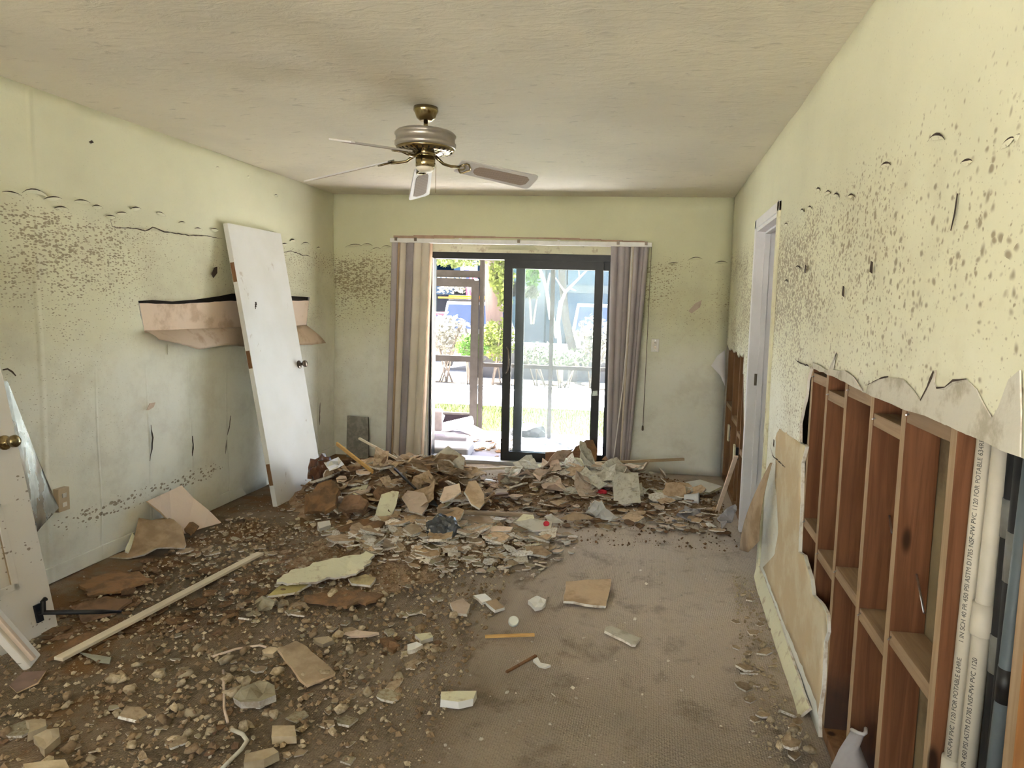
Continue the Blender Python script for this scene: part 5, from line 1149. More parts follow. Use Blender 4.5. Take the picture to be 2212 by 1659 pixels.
piece('paper_sheet', [(-0.403,4.754,0.16),(-0.333,4.96,0.12),(-0.289,4.949,0.05),(-0.339,4.91,0.01),(-0.46,4.964,0.02)], [M['kraft_pink'], M['white'], M['white']], 'crumpled brown and white paper before the back heap', 'paper', .006, .008, .04, 76, .05)
piece('paper_sheet', [(-0.378,4.891,0.02),(-0.301,4.801,0.12),(-0.205,4.908,0.02),(-0.288,4.865,0.0)], [M['white']]*3, 'small white paper tent before the crumpled brown paper', 'paper', .005, .004, .04, 77, .03)
piece('paper_sheet', [(-0.621,4.79,0.02),(-0.521,4.771,0.08),(-0.424,4.793,0.06),(-0.321,4.847,0.01),(-0.454,4.774,0.03),(-0.558,4.761,0.02)], [M['kraft'], M['kraft'], fibd], 'dark curled brown paper left of the white paper tent', 'paper', .005, .004, .04, 78, .04)
piece('paper_sheet', [(-0.712,4.682,0.06),(-0.668,4.692,0.08),(-0.578,4.713,0.02),(-0.651,4.675,0.02)], [M['white']]*3, 'torn white paper beside the red bottle cap', 'paper', .005, .004, .04, 79, .03)
piece('plaster_piece', [(0.414,4.917,0.02),(0.439,4.912,0.03),(0.487,4.89,0.01),(0.43,4.856,0.01)], [M['white']]*3, 'bright white chip on the floor before the door jamb', 'rubble', .012, .003, .04, 80)
piece('plaster_piece', [(-0.459,2.8,0.02),(-0.441,2.814,0.025),(-0.424,2.793,0.015),(-0.379,2.788,0.012),(-0.403,2.768,0.012),(-0.428,2.774,0.012)], [M['white']]*3, 'bent white plaster shard on the bare carpet at front centre', 'rubble', .010, .002, .03, 81, .01)
piece('plaster_piece', [(-1.022,2.813,0.03),(-0.991,2.845,0.03),(-0.955,2.826,0.03),(-0.983,2.799,0.02),(-1.009,2.777,0.02)], [M['white'], M['gypsum'], M['gypsum']], 'white plaster shard left of the white bottle cap', 'rubble', .02, .003, .04, 82)
piece('plaster_piece', [(-1.023,2.91,0.03),(-0.959,2.941,0.03),(-0.933,2.9,0.03),(-0.98,2.876,0.02)], [M['cream'], M['gypsum'], M['gypsum']], 'cream plaster shard just above the white one near the bottle cap', 'rubble', .02, .003, .04, 83)
piece('board_piece', [(-1.345,2.886,0.02),(-1.304,2.918,0.02),(-1.2,2.925,0.015),(-1.226,2.892,0.015),(-1.308,2.868,0.015)], [M['kraft_pink']]*3, 'flat pinkish board sliver on the carpet left of centre', 'board', .010, .003, .04, 84)
piece('fibre_mat', [(-1.168,2.858,0.02),(-1.122,2.884,0.02),(-1.061,2.827,0.015),(-1.071,2.775,0.015),(-1.128,2.813,0.02)], [fib]*3, 'orange fibre clump on the carpet left of centre', 'board', .016, .006, .03, 85, .01)
piece('plaster_piece', [(-1.441,2.773,0.04),(-1.382,2.802,0.04),(-1.351,2.783,0.035),(-1.389,2.763,0.02),(-1.423,2.762,0.03)], [chm['beige']]*3, 'angular beige plaster piece behind the mud coated board', 'rubble', .028, .004, .04, 86)
piece('plaster_piece', [(-1.609,2.651,0.03),(-1.587,2.678,0.035),(-1.545,2.68,0.03),(-1.557,2.648,0.02),(-1.595,2.641,0.02)], [chm['beige']]*3, 'rounded beige plaster piece left of the mud coated board', 'rubble', .028, .004, .04, 87)
piece('plaster_piece', [(-1.857,3.002,0.07),(-1.851,3.057,0.08),(-1.791,3.061,0.06),(-1.807,3.063,0.02),(-1.866,3.04,0.02)], [gren]*3, 'upright crumbling beige plaster piece below the olive strip', 'rubble', .03, .008, .03, 88, .02)
for k, (pp, lab) in enumerate((([(-2.144,4.198,0.07),(-2.087,4.251,0.07),(-2.062,4.22,0.05),(-2.099,4.134,0.05)], 'beige plaster block on the carpet just before the orange slab'), ([(-1.674,4.242,0.3),(-1.61,4.339,0.31),(-1.601,4.266,0.28)], None), ([(-2.031,3.503,0.02),(-2.014,3.591,0.02),(-1.971,3.474,0.02)], None))):
    if lab: piece('plaster_block', pp, [chm['white']]*3, lab, 'rubble', .04, .004, .04, 90+k)
piece('box_fragment', [(-0.963,6.28,0.175),(-0.592,6.28,0.204),(-0.585,6.24,0.118),(-0.955,6.24,0.096)], [M['brownwood']]*3, 'dark brown board end standing at the foot of the glass door', 'board', .05, .001, .3, 95)
piece('board_piece', [(-0.747,6.3,0.122),(-0.692,6.32,0.225),(-0.592,6.34,0.297),(-0.532,6.34,0.3),(-0.484,6.32,0.211),(-0.485,6.26,0.12),(-0.707,6.26,0.106)], [fib, fib, fibd], 'jagged brown board standing against the glass door', 'board', .02, .008, .05, 96)
piece('board_piece', [(-0.437,6.3,0.131),(-0.405,6.32,0.163),(-0.367,6.28,0.122)], [fibd]*3, 'small dark brown stub beside the right vanes', 'board', .02, .004, .05, 97)
# bag, foil, brown vinyl lump, caps, cup, plastic sheet, cable
def lump(name, c, rx, ry, rz, mat, label, cat, seed=0, amp=.35, fr=2.2, sub=3):
    bm = bmesh.new(); bmesh.ops.create_icosphere(bm, subdivisions=sub, radius=1)
    for v in bm.verts:
        d = v.co.normalized(); k = 1+amp*noise.noise(d*fr+Vector((seed, seed*2, 0)))+amp*.5*noise.noise(d*fr*2.7+Vector((seed*3, 1, 0)))
        v.co = Vector((d.x*rx*k, d.y*ry*k, d.z*rz*k))
    me = bpy.data.meshes.new(name); bm.to_mesh(me); bm.free(); me.materials.append(mat)
    o = link(name, me); o.location = c; return tag(o, label, cat)
q = (-1.275,4.15,0.092)
o = lump('plastic_bag', q, .105, .09, .095, bagm, 'crumpled dark grey plastic bag on the apron of the heap', 'bag', 3, .30, 1.9, 4)
lump('bag_tail', (q[0]+.04, q[1]-.02, q[2]-.13), .05, .05, .06, bagm, 'dark grey plastic tail hanging under the grey bag', 'bag', 9, .5, 3, 3)
q = (-2.536,5.0,0.212)
lump('vinyl_lump', q, .085, .08, .10, plain('glossy_brown_vinyl', (.14, .06, .035), .25, 0, .5, var=.2), 'glossy brown vinyl lump between the white door and the heap', 'scrap', 5, .5, 1.8)
piece('foil_packet', [(-2.458,4.92,0.286),(-2.361,4.96,0.329),(-2.285,4.9,0.286),(-2.384,4.86,0.24)], [M['chrome']]*3, 'shiny silver foil packet on the left side of the heap', 'packet', .006, .002, .04, 101, .012)
def cap(p, rad, mat, label, tilt=0):
    e_ = MB().lathe((0, 0, 0), [(rad*.2, 0), (rad, 0), (rad*1.02, rad*.55), (rad*.9, rad*.72), (rad*.8, rad*.66), (rad*.2, rad*.62)], 16).build('bottle_cap', mat, origin=False, smooth=False)
    e_.location = p; e_.rotation_euler = (math.radians(tilt), 0, .3); return tag(e_, label, 'cap')
cap((-0.615,3.147,0.014), .025, plain('white_cap', (.76, .78, .72), .4, var=.03), 'round white bottle cap on the carpet before the rubble', 38)
cap((-0.661,4.44,0.084), .020, red, 'small red bottle cap on the grey board piece', 25)
lump('red_cup_shard', (-0.37,5.42,0.064), .045, .035, .022, red, 'red plastic shard before the heap at the back', 'plastic', 2, .3, 2)
q = (0.335,5.414,0.0)
cu = empty('plastic_cup', (q[0], q[1], .0)); tag(cu, 'clear milky plastic cup lying by the white panel', 'cup')
mb = MB(); a_ = Vector((q[0]-.05, q[1], .05)); b_ = Vector((q[0]+.055, q[1]-.02, .06))
mb.tube([a_, a_.lerp(b_, .1), a_.lerp(b_, .9), b_], [.034, .036, .046, .049], 18); mb.build('cup', clearp, cu, smooth=True)
MB().tube([b_, b_+(b_-a_)*.06], [.052, .052], 18).build('rim', clearp, cu, smooth=True)
piece('plastic_film', [(0.21,5.072,0.02),(0.282,5.228,0.05),(0.391,5.189,0.04),(0.413,5.082,0.01),(0.306,4.968,0.01)], [sheetm]*3, 'grey plastic film under the clear cup', 'plastic', .004, .008, .04, 103, .03)
piece('plastic_film', [(0.479,4.7,0.151),(0.537,4.75,0.192),(0.598,4.8,0.201),(0.604,4.78,0.175),(0.558,4.62,0.13),(0.493,4.56,0.106)], [sheetm]*3, 'grey plastic rag at the foot of the door jamb', 'plastic', .006, .008, .04, 104, .05)
ps = empty('plastic_sheet', (0.722,2.376,0.0)); tag(ps, 'bent grey plastic sheet sticking up at the foot of the wall hole', 'plastic')
flp = [(0.564,2.02,0.183),(0.6,2.06,0.231),(0.651,2.12,0.263),(0.685,2.1,0.283),(0.653,2.04,0.262),(0.667,1.98,0.224)]
mb = MB(); vs = []
for t in range(9):
    s_ = t/8; a_ = Vector(flp[0]).lerp(Vector(flp[1]), min(1, s_*2)) if s_ < .5 else Vector(flp[1]).lerp(Vector(flp[2]), s_*2-1); b_ = Vector(flp[5]).lerp(Vector(flp[4]), min(1, s_*2)) if s_ < .5 else Vector(flp[4]).lerp(Vector(flp[3]), s_*2-1)
    for i in range(5): k = i/4; p = a_.lerp(b_, k)+Vector((-.0, -.045, .012))*math.sin(math.pi*k); vs.append(p)
N = len(vs); vs += [p+Vector((.001, .005, -.002)) for p in vs]; fs = []
for j in range(8):
    for i in range(4): a = j*5+i; fs += [(a, a+1, a+6, a+5), (N+a+5, N+a+6, N+a+1, N+a)]
per = list(range(5))+[j*5+4 for j in range(1, 9)]+[40+i for i in range(3, -1, -1)]+[j*5 for j in range(7, 0, -1)]
for i in range(len(per)): a, b = per[i], per[(i+1) % len(per)]; fs.append((b, a, a+N, b+N))
mb.add(vs, fs); mb.build('sheet', sheetm, ps, smooth=True)
MB().tube([vs[40], vs[41], vs[42], vs[43], vs[44]], .006, 8).build('rolled_rim', plain('pale_rim', (.55, .52, .52), .4), ps, smooth=True)
def cable(pts, rad, mat, label):
    o = MB().tube(pts, rad, 7).build('cable', mat, smooth=True); return tag(o, label, 'cable')
cable([(-1.689,2.5,0.012),(-1.599,2.37,0.012),(-1.522,2.255,0.014),(-1.458,2.179,0.014)], .005, M['kraft_pink'], 'thin pale cord running up the carpet at front left')
cable([(-1.328,1.947,0.012),(-1.325,1.996,0.014),(-1.319,2.044,0.018),(-1.321,2.079,0.025),(-1.361,2.116,0.02),(-1.419,2.142,0.014)], .007, M['greypaper'], 'curved grey cord at the bottom edge left of centre')
cable([(-1.8,2.597,0.01),(-1.741,2.67,0.012),(-1.662,2.718,0.012),(-1.624,2.709,0.012)], .005, M['kraft_pink'], 'thin cord leading to the rounded beige plaster piece')
def matte(name, c, rough=.9, metal=0.0, spec=0.0, var=.12, sc_=14.0): return plain(name, c, rough, metal, 0.0, var, sc_)
# ---------------------------------------------------------------- outside: patio, screen, lawn, street
conc = dusty('patio_concrete', (.30, .285, .33), (.22, .20, .20), .4, 2.5, rnd=0); conc.node_tree.nodes['Principled BSDF'].inputs['Specular IOR Level'].default_value = 0; pave = matte('pale_driveway', (.74, .72, .68), .85, var=.06, sc_=.6); asph = matte('street', (0.15, 0.15, 0.155), .9, var=.1, sc_=.4)
lot = matte('parking_lot', (.25, .245, .235), .9, var=.08, sc_=.5)
struct(MB().box((-6, 6.63, -.20), (3.5, 8.25, -.03)).build('floor_patio', conc, origin=False))
def ground(name, pts, mat):
    mb = MB(); n = len(pts); vs = []
    for y, z in pts: vs += [(-70, y, z), (70, y, z)]
    mb.add(vs, [(2*i, 2*i+1, 2*i+3, 2*i+2) for i in range(n-1)]); return struct(mb.build(name, mat, origin=False))
lawnm = G('lawn_soil', .95, 0.0); lawnm.base(lawnm.mix(lawnm.noise(lawnm.co(), 5, 5), (.012, .022, .005), (.026, .03, .010)))
ground('lawn', [(8.25, -.10), (10.95, -.13)], lawnm.mat)
ground('driveway', [(10.95, -.125), (15.2, -.30)], pave)
ground('verge', [(15.2, -.30), (17.6, -.42)], matte('mulch', (0.13, 0.1, 0.07), .9, var=.2, sc_=3))
ground('street', [(17.6, -.44), (30.5, -.85), (70, -.9)], asph)
mb = MB(); mb.add([(-70, -3.2, -.13), (XL-.25, -3.2, -.13), (XL-.25, 8.25, -.13), (-70, 8.25, -.13)], [(0, 1, 2, 3)]); struct(mb.build('ground_side', lot, origin=False))
ground('ground_rear', [(-60, -.15), (-3.2, -.12)], lot)
mb = MB(); rg = random.Random(4)
for _ in range(5200):
    x = rg.uniform(-4.6, 0.4); y = rg.uniform(8.28, 10.9); h = rg.uniform(.04, .10); a = rg.uniform(0, 6.28); w = .006; lx, ly = rg.uniform(-.03, .03), rg.uniform(-.03, .03); z = -.13
    mb.add([(x-w*math.cos(a), y-w*math.sin(a), z), (x+w*math.cos(a), y+w*math.sin(a), z), (x+lx, y+ly, z+h)], [(0, 1, 2)])
def leafmat(name, c1, c2, tr=.35):
    g = G(name, .8, 0.0); g.base(g.mix(g.noise(g.co(), 2.2, 3), c1, c2))
    nt = g.nt; t = nt.nodes.new('ShaderNodeBsdfTranslucent'); t.inputs[0].default_value = (*[min(1, k*1.3) for k in c2], 1); m = nt.nodes.new('ShaderNodeMixShader'); m.inputs[0].default_value = tr
    nt.links.new(g.bsdf.outputs[0], m.inputs[1]); nt.links.new(t.outputs[0], m.inputs[2]); nt.links.new(m.outputs[0], nt.nodes['Material Output'].inputs[0]); return g.mat
tag(mb.build('grass', leafmat('grass_blades', (0.012, 0.0187, 0.00373), (0.0194, 0.0253, 0.00672)), origin=False), 'short sunlit grass between the patio and the driveway', 'grass', kind='stuff')
# lanai roof over the patio
struct(MB().box((-6, 6.64, 2.42), (3.5, 8.12, 2.56)).build('ceiling_patio', M['white'], origin=False))
struct(MB().box((-6, 6.64, 2.55), (3.5, 8.3, 2.75)).build('roof', matte('roof_edge', (.45, .42, .38)), origin=False))
struct(MB().box((-4.2, 6.6, -.03), (-4.05, 8.1, 2.5)).build('wall_patio', M['white'], origin=False))
se = empty('screen_enclosure', (-1.9, 7.99, -.03)); tag(se, 'bronze framed patio screen enclosure beyond the sliding door', 'screen')
bz = matte('outdoor_bronze', (.046, .041, .036), .5, 0, .3, var=.1); Y0, Y1 = 7.965, 8.015
for x, w in ((-2.025, .05), (-1.19, .045), (-3.0, .05), (.05, .05), (1.2, .05)): MB().box((x-w/2, Y0, -.03), (x+w/2, Y1, 2.42)).build('post', bz, se, bevel=.003)
MB().box((-4.0, Y0, 2.03), (3, Y1, 2.10)).build('header', bz, se, bevel=.003); MB().box((-4.0, Y0, 2.36), (3, Y1, 2.43)).build('header', bz, se, bevel=.003)
MB().box((-3.0, Y0+.002, 1.825), (-2.03, Y1-.002, 1.905)).build('transom_rail', bz, se, bevel=.003)
MB().box((-2.0, Y0+.004, .785), (3, Y1-.004, .83)).build('chair_rail', bz, se, bevel=.003)
for x0, x1 in ((-2.0, -1.21), (-1.17, .03), (.07, 1.18)):
    for z0, z1 in ((-.02, .785), (.83, 2.03)): MB().box((x0, 7.989, z0), (x1, 7.991, z1)).build('screen_mesh', M['screen'], se)
dr = empty('screen_door', (-2.5, 7.98, 0)); tag(dr, 'bronze framed screen door with dark kick panel at the left of the patio', 'door')
MB().box((-2.95, 7.945, -.02), (-2.86, 7.985, 1.81)).build('stile', bz, dr, bevel=.003); MB().box((-2.145, 7.945, -.02), (-2.055, 7.985, 1.81)).build('stile', bz, dr, bevel=.003)
MB().box((-2.87, 7.945, 1.715), (-2.14, 7.985, 1.81)).build('top_rail', bz, dr, bevel=.003); MB().box((-2.87, 7.945, .835), (-2.14, 7.985, .905)).build('mid_rail', bz, dr, bevel=.003)
MB().box((-2.87, 7.955, .0), (-2.14, 7.975, .20)).build('kick_panel', matte('dark_kick_panel', (.014, .011, .012), .5), dr, bevel=.003)
MB().box((-2.87, 7.945, .20), (-2.14, 7.985, .225)).build('bottom_rail', bz, dr, bevel=.002)
MB().tube([(-2.10, 7.94, 1.80), (-2.075, 7.93, 1.80), (-2.06, 7.94, 1.80)], .012, 8).build('closer_knob', M['steel'], dr)
for z0, z1 in ((.225, .835), (.905, 1.715)): MB().box((-2.86, 7.964, z0), (-2.145, 7.966, z1)).build('screen_mesh', M['screen'], dr)
# rubbish on the patio
wht = matte('white_foam', (0.39, 0.375, 0.37), .8, var=.06, sc_=3)
def cushion(name, c, sx, sy, sz, rz, label, cat, mat=wht):
    e_ = MB().box((-sx/2, -sy/2, 0), (sx/2, sy/2, sz)).build(name, mat, bevel=min(sz*.3, .03), origin=False, seg=3); e_.location = c; e_.rotation_euler = (rz[0], rz[1], rz[2]) if isinstance(rz, tuple) else (0, 0, rz); return tag(e_, label, cat)
cushion('foam_cushion', (-2.058,6.823,-0.03), .48, .40, .11, .1, 'white foam cushion on the patio, nearest of the stack', 'cushion')
cushion('foam_cushion', (-2.239,7.366,-0.03), .55, .42, .12, .05, 'white foam cushion on the patio behind the nearest one', 'cushion', matte('lavender_white_foam', (0.36, 0.34, 0.37), .8, var=.05))
cushion('foam_bundle', (-2.175,7.5,0.117), .42, .14, .09, (.1, -.25, .2), 'white rolled foam bundle tilted against the screen door', 'foam')
cushion('foam_bundle', (-2.013,7.4,0.101), .34, .12, .09, (.1, .35, -.2), 'white foam piece crossing the rolled bundle', 'foam')
cushion('foam_block', (-2.367,7.2,0.149), .25, .25, .22, .3, 'pinkish white foam block at the left edge of the patio door', 'foam', matte('pinkish_foam', (0.37, 0.32, 0.32), .8))
cushion('foam_board', (-2.375,7.3,0.26), .22, .16, .04, (.5, .4, .3), 'small white foam board tilted on top of the pinkish foam block', 'board')
pr_ = random.Random(8)
for i in range(26):
    x = pr_.uniform(-2.05, -1.45); y = pr_.uniform(7.1, 7.85)
    o = link('rubble_fragment', pr_.choice(frag['grey'] if i % 3 else frag['pink'])); s = pr_.uniform(.08, .26); o.location = (x, y, -.03+s*.06); o.scale = (s, s, s); o.rotation_euler = (pr_.gauss(0, .25), pr_.gauss(0, .25), pr_.uniform(0, 6)); loose.append((o, 'rubble_fragment', 'pale board fragment on the sunlit patio', 'fragment', 'fragments on the patio', s))
brick = matte('orange_chip', (.55, .22, .10), .85)
for i in range(30):
    x = pr_.uniform(-2.1, -1.3); y = pr_.uniform(6.75, 7.8); o = link('rust_chip', pr_.choice(flake['rust'])); s = pr_.uniform(.05, .14); o.location = (x, y, -.022); o.scale = (s, s, s); o.rotation_euler = (pr_.gauss(0, .12), pr_.gauss(0, .12), pr_.uniform(0, 6)); loose.append((o, 'rust_chip', 'rust coloured chip on the patio floor', 'flake', 'rust chips on the patio', s))
lump('soil_heap', (-1.462,8.106,-0.03), .22, .16, .14, matte('dark_soil', (.02, .02, .02), .95, var=.3), 'dark soil heap at the edge of the patio', 'heap', 4, .3)
# planting
def foliage(name, c, rx, ry, rz, n, size, mat, label, cat, seed, stem=None, ground_z=-.35, shell=.55):
    rng = random.Random(seed); e_ = empty(name, (c[0], c[1], ground_z)); tag(e_, label, cat)
    mb = MB()
    for _ in range(n):
        d = Vector((rng.gauss(0, 1), rng.gauss(0, 1), rng.gauss(0, 1))).normalized()*(rng.random()**shell)
        k = 1+.35*noise.noise(d*2.3+Vector((seed, 0, 0)))
        p = Vector((c[0]+d.x*rx*k, c[1]+d.y*ry*k, c[2]+d.z*rz*k)); u = Vector((rng.gauss(0, 1), rng.gauss(0, 1), rng.gauss(0, .7))).normalized(); v = u.orthogonal().normalized(); s = size*rng.uniform(.6, 1.3)
        mb.add([p-u*s, p+v*s*.45, p+u*s, p-v*s*.45], [(0, 1, 2, 3)])
    f_ = mb.build('foliage', mat, e_); f_['kind'] = 'stuff'
    if stem:
        st = MB()
        for k in range(stem): a = rng.uniform(0, 6.28); st.tube([(c[0]+rng.uniform(-.3, .3)*rx, c[1], ground_z), (c[0]+math.cos(a)*rx*.5, c[1]+math.sin(a)*ry*.5, c[2]), (c[0]+math.cos(a)*rx*.8, c[1]+math.sin(a)*ry*.8, c[2]+rz*.7)], [.02, .012, .006], 6)
        st.build('stems', matte('twig', (.07, .055, .045), .9), e_)
    return e_
G1 = leafmat('yellow_green_leaves', (0.0613, 0.0856, 0.0143), (0.0896, 0.106, 0.0244)); G2 = leafmat('pale_variegated_leaves', (0.0941, 0.0941, 0.0691), (0.123, 0.114, 0.0983)); G3 = leafmat('deep_green_leaves', (0.0244, 0.0613, 0.00817), (0.0408, 0.0817, 0.0163)); G4 = leafmat('grey_green_leaves', (0.0531, 0.0635, 0.0448), (0.0776, 0.0856, 0.0613))
def shrub(name, px0, px1, top, bot, y, *a, **k): pass
foliage('variegated_shrub', (-4.775,15.6,0.788), .62, .45, .50, 900, .07, G2, 'pale variegated shrub at the left beyond the driveway', 'shrub', 1, 7)
foliage('variegated_shrub', (-5.376,15.9,0.69), .55, .45, .50, 600, .07, G2, 'pale variegated shrub mostly behind the left vanes', 'shrub', 2, 5)
foliage('green_shrub', (-4.027,15.0,0.569), .36, .35, .30, 800, .055, G3, 'deep green low shrub beside the screen post', 'shrub', 3, 3)
foliage('yellow_green_shrub', (-3.531,15.3,0.675), .45, .4, .48, 1000, .06, G1, 'yellow green shrub under the big tree trunk', 'shrub', 4, 4)
foliage('low_shrub', (-2.575,15.5,0.416), .62, .35, .26, 500, .06, G4, 'low grey green shrub behind the dusty glass, left one', 'shrub', 5, 4)
foliage('low_shrub', (-1.914,15.3,0.382), .55, .35, .22, 450, .06, G4, 'low grey green shrub behind the dusty glass, middle one', 'shrub', 6, 4)
foliage('tall_shrub', (-1.302,15.6,0.772), .50, .4, .55, 800, .065, G2, 'pale shrub at the right behind the dusty glass', 'shrub', 7, 6)
struct(MB().box((-5.0, 18.2, -.5), (3, 18.45, .42)).build('wall_street', matte('street_wall', (0.0575, 0.0585, 0.065), .9, var=.08), origin=False))
MB_ = MB().box((-5.0, 18.15, .42), (3, 18.5, .50)); struct(MB_.build('trim_3', pave, origin=False))
bark = wood('pinkish_bark', (.075, .05, .046), (.10, .07, .062), 'z', False, .95)
def tree(name, trunk, rads, branches, mat, label, leaves=(), seed=1):
    e_ = empty(name, trunk[0]); tag(e_, label, 'tree')
    MB().tube(trunk, rads, 12).build('trunk', mat, e_, smooth=True)
    for b_, r_ in branches: MB().tube(b_, r_, 7).build('branch', mat, e_, smooth=True)
    for i, (c, rx, ry, rz, n, size, m) in enumerate(leaves):
        rng = random.Random(seed+i); mb = MB()
        for _ in range(n):
            d = Vector((rng.gauss(0, 1), rng.gauss(0, 1), rng.gauss(0, 1))).normalized()*(rng.random()**.5); p = Vector((c[0]+d.x*rx, c[1]+d.y*ry, c[2]+d.z*rz)); u = Vector((rng.gauss(0, 1), rng.gauss(0, 1), rng.gauss(0, 1))).normalized(); v = u.orthogonal().normalized(); s = size*rng.uniform(.6, 1.3)
            mb.add([p-u*s, p+v*s*.5, p+u*s, p-v*s*.5], [(0, 1, 2, 3)])
        f_ = mb.build('foliage', m, e_); f_['kind'] = 'stuff'
    return e_
t0 = (-3.755,16.3,0.263)
tree('big_tree', [t0, (-3.818,16.3,1.149), (-3.883,16.3,2.136), (-3.918,16.3,2.788), (-3.983,16.3,3.864)], [.24, .21, .20, .23, .15], [([(-3.869,16.3,2.572), (-4.431,16.0,3.393), (-4.86,15.6,3.131)], [.10, .06, .03]), ([(-3.897,16.3,2.896), (-3.378,16.2,3.537)], [.09, .05])], bark,
     'big pinkish tree trunk with hanging yellow green leaves beyond the patio', [((-3.57,15.9,2.232), .30, .3, .55, 700, .07, G1), ((-4.462,15.2,2.515), .75, .5, .22, 900, .06, leafmat('canopy_leaves', (0.0448, 0.0613, 0.0204), (0.0691, 0.0817, 0.0327))), ((-3.491,15.9,1.595), .20, .2, .3, 200, .06, G1), ((-4.501,15.0,1.944), .42, .4, .26, 170, .06, G2)], 3)
pale = matte('bleached_bark', (0.18, 0.17, 0.16), .8, var=.06)
def pt(x, y, d): return None
tree('bleached_tree', [((-2.276,17.0,0.214)[0], 17.0, -.45), (-2.276,17.0,0.214), (-2.382,17.0,1.069), (-2.317,17.0,1.639)], [.065, .06, .055, .05], [([(-2.316,17.0,1.582), (-2.21,17.0,1.868), (-1.878,17.0,2.213), (-1.658,17.0,2.442)], [.045, .035, .025, .015]), ([(-2.209,17.0,1.845), (-2.352,17.0,2.022), (-2.471,17.0,2.199)], [.03, .02, .012]), ([(-1.877,17.0,2.191), (-1.908,17.0,2.436)], [.022, .012]), ([(-2.543,16.9,1.179), (-2.679,16.9,1.965), (-2.851,16.9,2.41)], [.05, .045, .03]), ([(-2.395,17.0,0.726), (-2.53,16.95,1.293)], [.05, .05]), ([(-2.655,16.9,1.91), (-2.597,16.9,2.304)], [.03, .015]), ([(-2.121,17.0,1.96), (-1.959,17.0,1.897)], [.025, .012])], pale, 'bleached bare forked tree behind the dusty glass')
tree('slim_tree', [((-2.074,17.8,0.344)[0], 17.8, -.5), (-2.074,17.8,0.344), (-2.292,17.8,1.173), (-2.42,17.8,2.234), (-2.464,17.8,2.937)], [.13, .12, .10, .09, .09], [], matte('grey_bark', (0.0437, 0.0413, 0.04), .9), 'grey leaning trunk behind the bleached tree')
tree('small_palm', [(-3.078,17.2,1.042), (-3.142,17.2,1.733)], [.03, .025], [([(-3.03,17.2,1.043), (-2.953,17.2,1.68)], [.025, .02])], matte('palm_stem', (0.2, 0.19, 0.15), .9), 'slim small palm left of the bleached tree', [((-3.132,17.2,1.825), .25, .2, .15, 120, .09, G4), ((-3.086,17.2,2.307), .22, .2, .38, 260, .07, G3)], 31)
